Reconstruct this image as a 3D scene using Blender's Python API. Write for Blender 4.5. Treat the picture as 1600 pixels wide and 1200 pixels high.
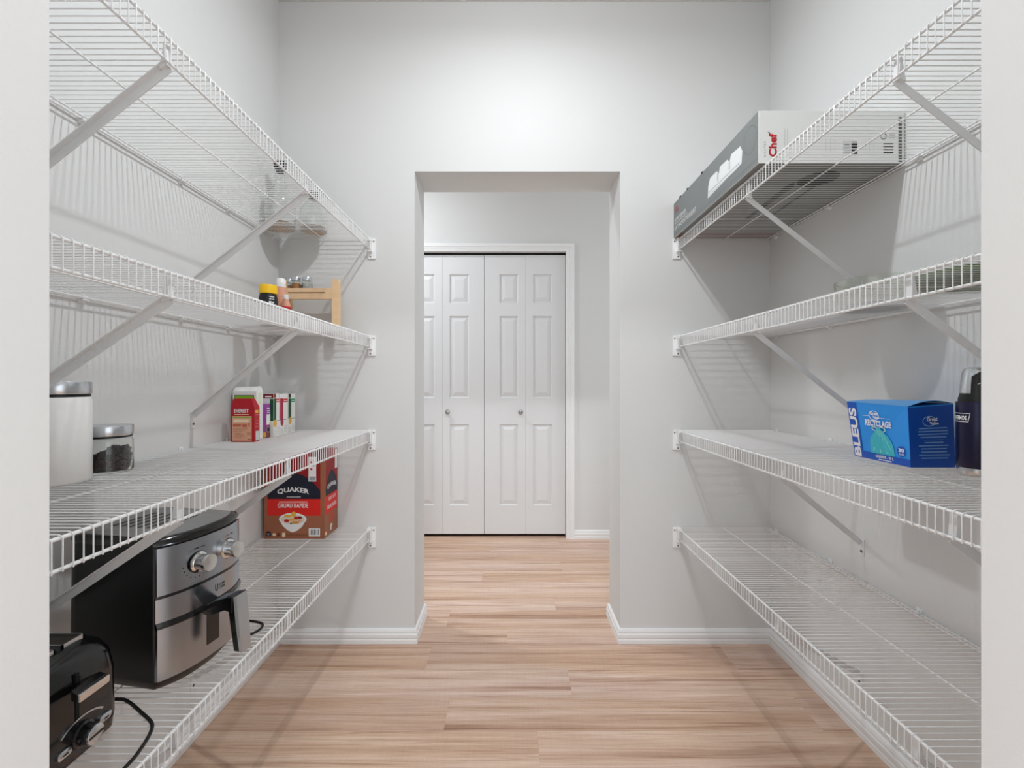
import bpy, bmesh, math, random
from mathutils import Vector, Matrix
random.seed(7)
PI = math.pi
sc = bpy.context.scene
for _o in list(bpy.data.objects):
    bpy.data.objects.remove(_o)
C = sc.collection

# ------------------------------------------------------------------ camera
FPX = 711.0
CAMZ = 1.12
cd = bpy.data.cameras.new('camera')
cam = bpy.data.objects.new('camera', cd)
C.objects.link(cam)
cd.sensor_fit = 'HORIZONTAL'
cd.sensor_width = 36.0
cd.lens = FPX / 1600 * 36
cd.shift_y = -3 / 1600
cd.clip_start = 0.02
cam.location = (0, 0, CAMZ)
cam.rotation_euler = (PI / 2, 0, 0)
sc.camera = cam

# ------------------------------------------------------------------ world, lamps, exposure
w = bpy.data.worlds.new('world')
sc.world = w
w.use_nodes = True
bg = w.node_tree.nodes['Background']
bg.inputs[0].default_value = (0.915, 0.962, 1.0, 1)
bg.inputs[1].default_value = 1.7

def disc_lamp(name, loc, watts, size, color=(1, 1, 1)):
    """round ceiling downlight, also used for the added fill light"""
    l = bpy.data.lights.new(name, 'AREA')
    l.shape = 'DISK'
    l.size = size
    l.energy = watts
    l.color = color
    o = bpy.data.objects.new(name, l)
    C.objects.link(o)
    o.location = loc
    return o
PANTRY_LAMP = (0.03, 1.12, 2.70)
HALL_LAMP = (-1.15, 2.60, 2.70)
FILL_LAMP = (0.0, -1.60, 2.70)
disc_lamp('pantry_downlight', PANTRY_LAMP, 13, 0.07, (0.915, 0.962, 1.0))
pl = bpy.data.lights.new('pantry_downlight_rim', 'POINT')   # light leaving the sides of the same fixture
pl.energy = 8
pl.shadow_soft_size = 0.03
pl.color = (0.915, 0.962, 1.0)
plo = bpy.data.objects.new('pantry_downlight_rim', pl)
C.objects.link(plo)
plo.location = (PANTRY_LAMP[0], PANTRY_LAMP[1], 2.66)
disc_lamp('hall_downlight', HALL_LAMP, 16, 0.12, (0.915, 0.962, 1.0))
disc_lamp('added_fill_light', FILL_LAMP, 66, 0.60, (0.915, 0.962, 1.0))   # unseen fill light added behind the camera to brighten the lower walls

vs = sc.view_settings
sc.display_settings.display_device = 'sRGB'
vs.view_transform = 'Standard'
vs.look = 'None'
vs.gamma = 1.0
vs.use_curve_mapping = False
vs.exposure = 0.09

# ------------------------------------------------------------------ materials
def lin(c):
    return tuple(((v / 255) / 12.92 if v / 255 <= 0.04045 else ((v / 255 + 0.055) / 1.055) ** 2.4) for v in c)
MATS = {}
def mat(name, rgb, rough=0.5, metal=0.0, noise=0.04, nscale=40.0, bump=0.0, bscale=200.0, spec=0.5, coat=0.0,
        stretch=(1, 1, 1), trans=0.0, ior=1.45):
    """principled material whose colour and relief come from noise nodes"""
    if name in MATS:
        return MATS[name]
    m = bpy.data.materials.new(name)
    m.use_nodes = True
    nt = m.node_tree
    b = nt.nodes['Principled BSDF']
    b.inputs['Roughness'].default_value = rough
    b.inputs['Metallic'].default_value = metal
    b.inputs['Specular IOR Level'].default_value = spec
    b.inputs['Coat Weight'].default_value = coat
    b.inputs['Coat Roughness'].default_value = 0.1
    b.inputs['Transmission Weight'].default_value = trans
    b.inputs['IOR'].default_value = ior
    c = lin(rgb)
    tc = nt.nodes.new('ShaderNodeTexCoord')
    mp = nt.nodes.new('ShaderNodeMapping')
    mp.inputs['Scale'].default_value = stretch
    nt.links.new(tc.outputs['Object'], mp.inputs['Vector'])
    nz = nt.nodes.new('ShaderNodeTexNoise')
    nz.inputs['Scale'].default_value = nscale
    nz.inputs['Detail'].default_value = 3
    nt.links.new(mp.outputs['Vector'], nz.inputs['Vector'])
    mx = nt.nodes.new('ShaderNodeMix')
    mx.data_type = 'RGBA'
    mx.inputs[6].default_value = tuple(v * (1 - noise) for v in c) + (1,)
    mx.inputs[7].default_value = tuple(min(1, v * (1 + noise)) for v in c) + (1,)
    nt.links.new(nz.outputs['Fac'], mx.inputs[0])
    nt.links.new(mx.outputs[2], b.inputs['Base Color'])
    if bump:
        n2 = nt.nodes.new('ShaderNodeTexNoise')
        n2.inputs['Scale'].default_value = bscale
        n2.inputs['Detail'].default_value = 2
        nt.links.new(mp.outputs['Vector'], n2.inputs['Vector'])
        bp = nt.nodes.new('ShaderNodeBump')
        bp.inputs['Strength'].default_value = bump
        bp.inputs['Distance'].default_value = 0.002
        nt.links.new(n2.outputs['Fac'], bp.inputs['Height'])
        nt.links.new(bp.outputs['Normal'], b.inputs['Normal'])
    MATS[name] = m
    return m

WALL = mat('wall paint', (216, 216, 215), 0.5, noise=0.012, nscale=3, bump=0.1, bscale=220, spec=0.09)
CEIL = mat('textured ceiling', (214, 213, 210), 0.9, noise=0.08, nscale=120, bump=1.0, bscale=160)
WHITE = mat('white trim paint', (233, 233, 233), 0.35, noise=0.01, nscale=5, bump=0.03, bscale=90)
DOORW = mat('white door paint', (222, 222, 223), 0.35, noise=0.012, nscale=8, bump=0.06, bscale=120, stretch=(1, 1, 0.12))
WIRE = mat('white vinyl coated wire', (234, 234, 234), 0.35, noise=0.01)
PLASTIC = mat('white plastic', (238, 238, 238), 0.4, noise=0.01)
BRACEM = mat('white painted steel strip', (226, 226, 226), 0.45, noise=0.015)
SCREW = mat('screw head grey', (120, 120, 120), 0.4, 0.8)
BLACKP = mat('black plastic', (11, 11, 12), 0.38, noise=0.15)
BLACKG = mat('gloss black plastic', (14, 14, 15), 0.16, noise=0.1, coat=0.3)
GAPSHADE = mat('painted gap shade', (6, 6, 6), 0.8)  # near-black colour painted as shade in gaps and recesses
STEEL = mat('brushed steel', (164, 170, 178), 0.2, 1.0, noise=0.05, nscale=30, stretch=(1, 1, 30), bump=0.05, bscale=40)
STEELV = mat('brushed steel lid', (206, 210, 214), 0.25, 1.0, noise=0.04, nscale=30, stretch=(1, 1, 25))
CHROME = mat('polished chrome', (225, 223, 220), 0.12, 1.0, noise=0.01)
NICKEL = mat('satin nickel', (170, 168, 165), 0.3, 1.0, noise=0.02)
GREYTOP = mat('grey top plastic', (128, 128, 128), 0.35, noise=0.06)
CORD = mat('black rubber cord', (16, 16, 17), 0.45)
BAMBOO = mat('bamboo', (226, 192, 152), 0.5, noise=0.12, nscale=25, stretch=(0.3, 1, 4))
def glass(name, rgb, rough=0.0, ior=1.45):
    return mat(name, rgb, rough, 0, 0.005, 10, trans=1.0, ior=ior)
GLASS = glass('clear glass', (250, 252, 250))
GLASSG = glass('faintly green glass', (238, 243, 235))
AMBER = glass('amber syrup', (214, 140, 40), 0.05, 1.4)

def wood_floor():
    m = bpy.data.materials.new('vinyl wood plank')
    m.use_nodes = True
    nt = m.node_tree
    N, L = nt.nodes, nt.links
    b = N['Principled BSDF']
    b.inputs['Roughness'].default_value = 0.42
    b.inputs['Specular IOR Level'].default_value = 0.4
    tc = N.new('ShaderNodeTexCoord')
    oi = N.new('ShaderNodeObjectInfo')
    mul = N.new('ShaderNodeVectorMath'); mul.operation = 'SCALE'
    mul.inputs[0].default_value = (37.3, 91.7, 11.1)
    L.new(oi.outputs['Random'], mul.inputs['Scale'])
    add = N.new('ShaderNodeVectorMath'); add.operation = 'ADD'
    L.new(tc.outputs['Object'], add.inputs[0])
    L.new(mul.outputs[0], add.inputs[1])
    def noise(scl, sc3, det, dist=0.0, rough=0.6):
        mp = N.new('ShaderNodeMapping')
        mp.inputs['Scale'].default_value = sc3
        L.new(add.outputs[0], mp.inputs['Vector'])
        nz = N.new('ShaderNodeTexNoise')
        nz.inputs['Scale'].default_value = scl
        nz.inputs['Detail'].default_value = det
        nz.inputs['Roughness'].default_value = rough
        nz.inputs['Distortion'].default_value = dist
        L.new(mp.outputs['Vector'], nz.inputs['Vector'])
        return nz
    def ramp(src, stops):
        r = N.new('ShaderNodeValToRGB')
        e = r.color_ramp.elements
        while len(e) > len(stops): e.remove(e[-1])
        while len(e) < len(stops): e.new(0.5)
        for el, (p, c) in zip(e, stops):
            el.position = p
            el.color = lin(c) + (1,)
        L.new(src, r.inputs['Fac'])
        return r
    def mix(fac, a, bb, mode='MIX'):
        x = N.new('ShaderNodeMix'); x.data_type = 'RGBA'; x.blend_type = mode
        if isinstance(fac, float): x.inputs[0].default_value = fac
        else: L.new(fac, x.inputs[0])
        L.new(a, x.inputs[6]); L.new(bb, x.inputs[7])
        return x.outputs[2]
    broad = ramp(noise(1.0, (0.65, 19, 1), 5, 0.7, 0.65).outputs['Fac'],
                 [(0.27, (184, 157, 138)), (0.40, (211, 186, 167)), (0.52, (222, 201, 184)), (0.62, (231, 215, 202)), (0.78, (227, 205, 187))])
    pinkish = ramp(noise(0.7, (1.2, 5, 1), 2, 0.3).outputs['Fac'], [(0.35, (255, 246, 238)), (0.65, (250, 243, 246))])
    tone = ramp(oi.outputs['Random'], [(0.0, (244, 238, 233)), (0.5, (250, 247, 245)), (1.0, (255, 253, 251))])
    c = mix(1.0, broad.outputs[0], tone.outputs[0], 'MULTIPLY')
    c = mix(1.0, c, pinkish.outputs[0], 'MULTIPLY')
    fine = ramp(noise(6.0, (0.8, 26, 1), 5, 0.2, 0.7).outputs['Fac'],
                [(0.3, (214, 200, 188)), (0.55, (252, 250, 247)), (0.8, (255, 255, 255))])
    c = mix(0.75, c, fine.outputs[0], 'MULTIPLY')
    streak = ramp(noise(1.0, (0.7, 26, 1), 6, 1.5, 0.62).outputs['Fac'],
                  [(0.26, (112, 86, 68)), (0.36, (214, 196, 182)), (0.45, (255, 255, 255))])
    c = mix(0.68, c, streak.outputs[0], 'MULTIPLY')
    saw = ramp(noise(12.0, (14, 1.1, 1), 2, 0.0).outputs['Fac'], [(0.4, (240, 235, 230)), (0.62, (255, 255, 255))])
    c = mix(0.22, c, saw.outputs[0], 'MULTIPLY')
    L.new(c, b.inputs['Base Color'])
    return m
WOOD = wood_floor()

# ------------------------------------------------------------------ mesh helpers
class MB:
    def __init__(self):
        self.v = []; self.f = []
    def add(self, vs, fs):
        k = len(self.v)
        self.v += [tuple(p) for p in vs]
        self.f += [tuple(i + k for i in f) for f in fs]
        return self
    def box(self, x0, x1, y0, y1, z0, z1):
        return self.add([(x0, y0, z0), (x1, y0, z0), (x1, y1, z0), (x0, y1, z0),
                         (x0, y0, z1), (x1, y0, z1), (x1, y1, z1), (x0, y1, z1)],
                        [(0, 3, 2, 1), (4, 5, 6, 7), (0, 1, 5, 4), (1, 2, 6, 5), (2, 3, 7, 6), (3, 0, 4, 7)])
    def hexa(self, p):
        return self.add(p, [(0, 3, 2, 1), (4, 5, 6, 7), (0, 1, 5, 4), (1, 2, 6, 5), (2, 3, 7, 6), (3, 0, 4, 7)])
    def tube(self, path, r, n=8, cap=True):
        path = [Vector(p) for p in path]
        rings = []
        up = None
        for i, p in enumerate(path):
            t = (path[min(i + 1, len(path) - 1)] - path[max(i - 1, 0)]).normalized()
            if up is None:
                up = t.orthogonal().normalized()
            a = (up - t * up.dot(t))
            a = a.normalized() if a.length > 1e-6 else t.orthogonal().normalized()
            up = a
            bb = t.cross(a)
            rr = r[i] if isinstance(r, (list, tuple)) else r
            rings.append([p + (a * math.cos(2 * PI * k / n) + bb * math.sin(2 * PI * k / n)) * rr for k in range(n)])
        return self.loft(rings, cap)
    def loft(self, rings, cap=True):
        n = len(rings[0])
        vs = [q for r in rings for q in r]
        fs = []
        for i in range(len(rings) - 1):
            for k in range(n):
                fs.append((i * n + k, i * n + (k + 1) % n, (i + 1) * n + (k + 1) % n, (i + 1) * n + k))
        if cap:
            fs.append(tuple(reversed(range(n))))
            fs.append(tuple(range((len(rings) - 1) * n, len(rings) * n)))
        return self.add(vs, fs)
    def lathe(self, prof, n=28, c=(0, 0, 0), axis='z', cap=True):
        rings = []
        for r, h in prof:
            ring = []
            for k in range(n):
                a = 2 * PI * k / n
                if axis == 'z': ring.append((c[0] + r * math.cos(a), c[1] + r * math.sin(a), c[2] + h))
                elif axis == 'x': ring.append((c[0] + h, c[1] + r * math.cos(a), c[2] + r * math.sin(a)))
                else: ring.append((c[0] + r * math.sin(a), c[1] + h, c[2] + r * math.cos(a)))
            rings.append(ring)
        return self.loft(rings, cap)
    def build(self, name, m, parent=None, smooth=False, bevel=0.0, loc=None):
        me = bpy.data.meshes.new(name)
        me.from_pydata(self.v, [], self.f)
        bm = bmesh.new(); bm.from_mesh(me)
        if bevel:
            bmesh.ops.bevel(bm, geom=list(bm.edges), offset=bevel, segments=2, profile=0.6, affect='EDGES')
        bmesh.ops.recalc_face_normals(bm, faces=bm.faces)
        bm.to_mesh(me); bm.free()
        me.materials.append(m)
        if smooth:
            for p in me.polygons: p.use_smooth = True
            me.set_sharp_from_angle(angle=math.radians(40))
        return link(name, me, parent, loc)

def link(name, me, parent=None, loc=None):
    o = bpy.data.objects.new(name, me)
    C.objects.link(o)
    if parent is not None: o.parent = parent
    if loc is not None: o.location = loc
    return o
def tag(o, label=None, cat=None, group=None, kind=None):
    if label: o['label'] = label
    if cat: o['category'] = cat
    if group: o['group'] = group
    if kind: o['kind'] = kind
    return o
def thing(name, loc, label, cat, rotz=0.0, group=None, kind=None):
    o = bpy.data.objects.new(name, None)
    o.empty_display_size = 0.05
    C.objects.link(o)
    o.location = loc
    o.rotation_euler = (0, 0, rotz)
    return tag(o, label, cat, group, kind)
def struct(name, mb, m, label, bevel=0.0, smooth=False):
    return tag(mb.build(name, m, None, smooth, bevel), label, None, None, 'structure')

# flat print on a face: a frame maps (a, b, off) to a local point
def face(o, u, v):
    o, u, v = Vector(o), Vector(u).normalized(), Vector(v).normalized()
    n = u.cross(v)
    return lambda a, b, off=0.0: o + u * a + v * b + n * off
def cylface(c, r, a0):
    """(a along the circumference from heading a0, b up)"""
    c = Vector(c)
    return lambda a, b, off=0.0: c + Vector(((r + off) * math.cos(a0 + a / r), (r + off) * math.sin(a0 + a / r), b))
def poly(P, pts, m, parent, off=0.0005, name='printed_panel'):
    me = bpy.data.meshes.new(name)
    me.from_pydata([P(a, b, off * 0.6) for a, b in pts], [], [tuple(range(len(pts)))])
    me.materials.append(m)
    return link(name, me, parent)
def rect(P, a0, b0, a1, b1, m, parent, off=0.0005, name='printed_panel'):
    return poly(P, [(a0, b0), (a1, b0), (a1, b1), (a0, b1)], m, parent, off, name)
def disc(P, a, b, ra, rb, m, parent, off=0.0008, name='printed_spot', n=24):
    return poly(P, [(a + ra * math.cos(2 * PI * k / n), b + rb * math.sin(2 * PI * k / n)) for k in range(n)], m, parent, off, name)
def ring(P, a, b, ra, rb, t, m, parent, off=0.0008, name='printed_ring', n=28, k0=0, k1=None):
    k1 = n if k1 is None else k1
    off *= 0.6
    vs, fs = [], []
    for k in range(k0, k1 + 1):
        an = 2 * PI * k / n
        vs += [P(a + ra * math.cos(an), b + rb * math.sin(an), off), P(a + (ra - t) * math.cos(an), b + (rb - t) * math.sin(an), off)]
    for i in range(k1 - k0):
        fs.append((2 * i, 2 * i + 2, 2 * i + 3, 2 * i + 1))
    me = bpy.data.meshes.new(name); me.from_pydata(vs, [], fs); me.materials.append(m)
    return link(name, me, parent)
def bars(P, rows, m, parent, off=0.0008, name='fine_print'):
    """rows of (a0, b0, a1, b1): print too small to read"""
    off *= 0.6
    vs, fs = [], []
    for a0, b0, a1, b1 in rows:
        k = len(vs)
        vs += [P(a0, b0, off), P(a1, b0, off), P(a1, b1, off), P(a0, b1, off)]
        fs.append((k, k + 1, k + 2, k + 3))
    me = bpy.data.meshes.new(name); me.from_pydata(vs, [], fs); me.materials.append(m)
    return link(name, me, parent)
def text(body, P, a0, b0, a1, b1, m, parent, off=0.0008, bold=0.012, name='lettering', arch=0.0, spacing=1.0):
    cu = bpy.data.curves.new(name, 'FONT')
    cu.body = body
    cu.size = 1.0
    cu.offset = bold * 0.85
    cu.resolution_u = 3
    cu.space_character = spacing
    ob = bpy.data.objects.new('tmp', cu)
    C.objects.link(ob)
    dg = bpy.context.evaluated_depsgraph_get()
    me = bpy.data.meshes.new_from_object(ob.evaluated_get(dg))
    bpy.data.objects.remove(ob)
    xs = [v.co.x for v in me.vertices]; ys = [v.co.y for v in me.vertices]
    x0, x1, y0, y1 = min(xs), max(xs), min(ys), max(ys)
    for v in me.vertices:
        fx = (v.co.x - x0) / (x1 - x0)
        fy = (v.co.y - y0) / (y1 - y0)
        v.co = P(a0 + fx * (a1 - a0), b0 + fy * (b1 - b0) + arch * (1 - (2 * fx - 1) ** 2), off * 0.6)
    me.materials.clear(); me.materials.append(m)
    me.name = name
    return link(name, me, parent)

# ------------------------------------------------------------------ dimensions (metres, y is depth from the camera)
XL, XR = -1.005, 1.110
YN, YB, YB2, YH = 0.434, 1.9587, 2.172, 3.262
ZC = 2.757
DL, DR, DT = -0.419, 0.4656, 2.026
NL, NR = -0.4413, 0.4474
S = {1: 1.736, 2: 1.320, 3: 0.915, 4: 0.4964}

# ------------------------------------------------------------------ the setting
def wall_with_opening(x0, x1, y0, y1, ox0, ox1, oz):
    m = MB()
    m.box(x0, ox0, y0, y1, 0, ZC)
    m.box(ox1, x1, y0, y1, 0, ZC)
    m.box(ox0, ox1, y0, y1, oz, ZC)
    return m
struct('wall_back', wall_with_opening(-2.7, 1.75, YB, YB2, DL, DR, DT), WALL, 'light grey pantry end wall with open doorway to the hall')
struct('wall_front', wall_with_opening(-1.5, 1.6, YN - 0.2155, YN, NL, NR, DT), WALL, 'light grey wall at both picture edges framing the near opening')
struct('wall_left', MB().box(XL - 0.1, XL, YN, YB, 0, ZC), WALL, 'light grey pantry wall behind the left shelves')
struct('wall_right', MB().box(XR, XR + 0.1, YN, YB, 0, ZC), WALL, 'light grey pantry wall behind the right shelves')
CX0, CX1, CZT = -0.800, 0.388, 2.055
struct('wall_hall', wall_with_opening(-2.7, 1.75, YH, YH + 0.1, CX0, CX1, CZT), WALL, 'light grey hall wall around the closet doors')
mc = MB()
mc.box(CX0 - 0.15, CX1 + 0.15, YH + 0.62, YH + 0.66, 0, ZC)
mc.box(CX0 - 0.19, CX0 - 0.15, YH + 0.1, YH + 0.66, 0, ZC)
mc.box(CX1 + 0.15, CX1 + 0.19, YH + 0.1, YH + 0.66, 0, ZC)
mc.box(CX0 - 0.19, CX1 + 0.19, YH + 0.1, YH + 0.66, ZC - 0.3, ZC)
struct('wall_closet', mc, GAPSHADE, 'closet interior painted near-black as shade behind the folding doors')  # darkness inside the closet is put into the wall colour
struct('ceiling', MB().box(-2.7, 2.3, -3.0, YH + 0.1, ZC, ZC + 0.08), CEIL, 'off-white textured ceiling')

# floor: slab with single planks on it
floor = struct('floor', MB().box(-2.7, 1.75, -3.0, YH + 0.66, -0.05, -0.006), mat('floor underlay', (120, 96, 78), 0.8), 'pinkish tan wood plank floor running across the pantry')
PW, PLN = 0.155, 1.22
plank_cache = {}
def plank(xa, xb, ya):
    L_ = round(xb - xa, 4)
    if L_ not in plank_cache:
        m = MB(); g = 0.00012
        m.box(-L_ / 2 + g, L_ / 2 - g, -PW / 2 + g, PW / 2 - g, -0.006, 0.0)
        o = m.build('plank', WOOD, floor)
        plank_cache[L_] = o.data
    else:
        o = link('plank', plank_cache[L_], floor)
    o.location = ((xa + xb) / 2, ya + PW / 2, 0)
row = -13
y = 1.615 - PW * 29
while y < YH + 0.05:
    off = {16: 0.216, 17: -0.34, 15: -0.22, 18: -0.02}.get(row, None)
    if off is None:
        off = (row * 0.437 + random.uniform(-.1, .1)) % PLN
    xa = -2.6 + ((off + 2.6) % PLN)
    edges = [-2.6] + [xa + k * PLN for k in range(6) if -2.6 < xa + k * PLN < 1.65] + [1.65]
    for a, b in zip(edges, edges[1:]):
        if b - a > 0.02:
            plank(a, b, y)
    y += PW; row += 1

# baseboards
BP = [(0, 0), (0.0135, 0), (0.0135, 0.016), (0.0115, 0.019), (0.0115, 0.023), (0.0135, 0.026), (0.0135, 0.038),
      (0.0100, 0.043), (0.0100, 0.047), (0.0110, 0.049), (0.0080, 0.058), (0.004, 0.062), (0, 0.062)]
def run_profile(prof, p0, p1, nrm, m0=0.0, m1=0.0):
    """profile (d out of the wall, z up) swept from p0 to p1; mitre extends each end by d*m"""
    p0, p1, nrm = Vector(p0), Vector(p1), Vector(nrm)
    t = (p1 - p0).normalized()
    r0 = [p0 + nrm * d + Vector((0, 0, z)) - t * (d * m0) for d, z in prof]
    r1 = [p1 + nrm * d + Vector((0, 0, z)) + t * (d * m1) for d, z in prof]
    return MB().loft([r0, r1])
def baseboard(name, p0, p1, nrm, m0, m1, label):
    struct(name, run_profile(BP, p0, p1, nrm, m0, m1), WHITE, label)
baseboard('baseboard_back_left', (XL, YB, 0), (DL, YB, 0), (0, -1, 0), -1, 1, 'white grooved baseboard on the end wall left of the doorway')
baseboard('baseboard_back_right', (DR, YB, 0), (XR, YB, 0), (0, -1, 0), 1, -1, 'white grooved baseboard on the end wall right of the doorway')
baseboard('baseboard_jamb_left', (DL, YB, 0), (DL, YB2, 0), (1, 0, 0), 1, 1, 'short white baseboard in the left doorway reveal')
baseboard('baseboard_jamb_right', (DR, YB, 0), (DR, YB2, 0), (-1, 0, 0), 1, 1, 'short white baseboard in the right doorway reveal')
baseboard('baseboard_right', (XR, YN, 0), (XR, YB, 0), (-1, 0, 0), -1, -1, 'white grooved baseboard along the right pantry wall')
baseboard('baseboard_left', (XL, YN, 0), (XL, YB, 0), (1, 0, 0), -1, -1, 'white grooved baseboard along the left pantry wall')
baseboard('baseboard_hall', (CX1 + 0.056, YH, 0), (1.65, YH, 0), (0, -1, 0), 0, 0, 'white baseboard in the hall beside the closet casing')
baseboard('baseboard_hall_left', (-2.6, YH, 0), (CX0 - 0.056, YH, 0), (0, -1, 0), 0, 0, 'white baseboard in the hall left of the closet')

# closet casing
tr = thing('trim_1', (0, YH, 0), 'white moulded casing around the folding closet doors', None, kind='structure')
CW = 0.056
prof_c = [(0, 0.004), (0.004, 0.008), (0.016, 0.009), (0.018, 0.012), (0.030, 0.013), (0.032, 0.016), (0.050, 0.018), (0.056, 0.016)]  # (across, out)
def casing(p0, p1, across, e0, e1):
    p0, p1, across = Vector(p0), Vector(p1), Vector(across)
    t = (p1 - p0).normalized()
    out = Vector((0, -1, 0))
    pr = [(0, 0)] + prof_c + [(0.056, 0)]
    r0 = [p0 + across * a + out * d - t * a * e0 for a, d in pr]
    r1 = [p1 + across * a + out * d + t * a * e1 for a, d in pr]
    MB().loft([r0, r1]).build('casing_board', WHITE, tr)
casing((CX1, 0, 0), (CX1, 0, CZT), (1, 0, 0), 0, 1)
casing((CX0, 0, 0), (CX0, 0, CZT), (-1, 0, 0), 0, 1)
casing((CX0, 0, CZT), (CX1, 0, CZT), (0, 0, 1), 1, 1)
MB().box(CX0, CX1, 0.03, 0.075, CZT - 0.014, CZT).build('door_track', GAPSHADE, tr)  # coloured near-black so the gap above the doors shows as shade

# bifold doors
ROWS = [(1.688, 1.905), (1.002, 1.602), (0.225, 0.818)]
DZ0, DZ1 = 0.022, 2.038
YD = 0.030     # door face set back from the hall wall
def leaf(parent, x0, x1, px0, px1):
    """one door leaf: flat stiles and rails plus three moulded panels"""
    m = MB()
    xs = [x0, px0, px1, x1]
    zs = [DZ0] + [z for r in reversed(ROWS) for z in r] + [DZ1]
    for i in range(3):
        for j in range(len(zs) - 1):
            if i == 1 and j % 2 == 1:
                continue
            m.add([(xs[i], 0, zs[j]), (xs[i + 1], 0, zs[j]), (xs[i + 1], 0, zs[j + 1]), (xs[i], 0, zs[j + 1])], [(0, 1, 2, 3)])
    T = 0.034
    m.add([(x0, 0, DZ0), (x1, 0, DZ0), (x1, 0, DZ1), (x0, 0, DZ1), (x0, T, DZ0), (x1, T, DZ0), (x1, T, DZ1), (x0, T, DZ1)],
          [(4, 7, 6, 5), (0, 4, 5, 1), (1, 5, 6, 2), (2, 6, 7, 3), (3, 7, 4, 0)])
    lf = m.build('door_leaf', DOORW, parent)
    for z0, z1 in ROWS:
        p = MB()
        steps = [(0, 0), (0.004, 0.0), (0.010, 0.010), (0.016, 0.010), (0.042, 0.002), (0.046, 0.002)]
        rings = [[(px0 + a, d, z0 + a), (px1 - a, d, z0 + a), (px1 - a, d, z1 - a), (px0 + a, d, z1 - a)] for a, d in steps]
        p.loft(rings, cap=False)
        k = len(p.v)
        p.f.append((k - 4, k - 3, k - 2, k - 1))
        p.build('raised_panel', DOORW, lf)
    return lf
def pxw(px, d=YH + YD):  # picture column on the door plane, only used once to read the panel widths off the photograph
    return (px - 800) * d / FPX
def door(name, label, leaves, knobx):
    t = thing(name, (0, YH + YD, 0), label, None, kind='structure')
    for x0, x1, p0, p1 in leaves:
        leaf(t, x0, x1, p0, p1)
    k = MB().lathe([(0.008, 0.0), (0.008, -0.006), (0.006, -0.012), (0.010, -0.016), (0.0165, -0.022), (0.018, -0.027), (0.015, -0.033), (0.0, -0.036)],
                   20, (knobx, 0, 0.905), 'y')
    k.build('knob', NICKEL, t, True)
SM = -0.2000
door('door_1', 'left white folding closet door with six moulded panels', [
    (CX0 + 0.004, pxw(691.5), pxw(647), pxw(680)), (pxw(691.5) + 0.001, SM - 0.0015, pxw(701.5), pxw(733.5))], pxw(700))
door('door_2', 'right white folding closet door with six moulded panels', [
    (SM + 0.0015, pxw(821.5), pxw(779.5), pxw(810.5)), (pxw(821.5) + 0.001, CX1 - 0.003, pxw(831.5), pxw(863.5))], pxw(813.5))

# ------------------------------------------------------------------ housings for the lights above, one of them for the added fill
def ceiling_lamp(loc, size, label):
    t = thing('ceiling_lamp', (loc[0], loc[1], ZC), label, 'lamp')
    r = size / 2
    MB().lathe([(r + 0.03, 0), (r + 0.03, -0.012), (r + 0.012, -0.040), (r + 0.004, -0.0600), (r + 0.001, -0.0600), (r + 0.001, -0.050), (0.0, -0.050)], 36, cap=False).build('lamp_housing', PLASTIC, t, True)
    MB().lathe([(r + 0.034, 0), (r + 0.034, -0.004), (r + 0.030, -0.006)], 36, cap=False).build('trim_ring', PLASTIC, t, True)
ceiling_lamp(PANTRY_LAMP, 0.07, 'small round white downlight on the pantry ceiling')
ceiling_lamp(HALL_LAMP, 0.12, 'round white downlight on the hall ceiling')
ceiling_lamp(FILL_LAMP, 0.60, 'wide round housing of the added fill light, unseen behind the viewer')  # housing added to carry the unseen fill light

# ------------------------------------------------------------------ wire shelves
PITCH = 0.01502
W = 0.400
YC = (YN + YB) / 2
def wire_mesh():
    r = 0.00108
    path = [(0.003, 0, -r), (0.2, 0, -r), (W - 0.008, 0, -r), (W - 0.0035, 0, -r - 0.0012), (W - r, 0, -0.0055), (W - r, 0, -0.03), (W - r, 0, -0.0505)]
    m = MB().tube(path, r, 6)
    return m
wire_me = None
clip_me = None
def end_bracket(root, sy, yl):
    """white moulded end bracket screwed to the end wall"""
    b = MB()
    d = -sy
    def bb(x0, x1, y0, y1, z0, z1):
        ya, yb = sorted((yl + d * y0, yl + d * y1))
        b.box(x0, x1, ya, yb, z0, z1)
    bb(W - 0.014, W + 0.020, 0, 0.006, -0.087, 0.0)
    bb(W - 0.014, W + 0.006, 0.006, 0.024, -0.014, 0.0)
    bb(W + 0.001, W + 0.005, 0.006, 0.024, -0.058, -0.014)
    bb(W - 0.014, W + 0.006, 0.006, 0.022, -0.060, -0.053)
    o = b.build('end_bracket', PLASTIC, root, bevel=0.0012)
    for x, z in ((W + 0.012, -0.012), (W - 0.002, -0.078)):
        MB().lathe([(0.0032, 0), (0.0032, d * 0.0015), (0.0, d * 0.002)], 10, (x, yl + d * 0.006, z), 'y').build('screw', SCREW, o)
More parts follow.
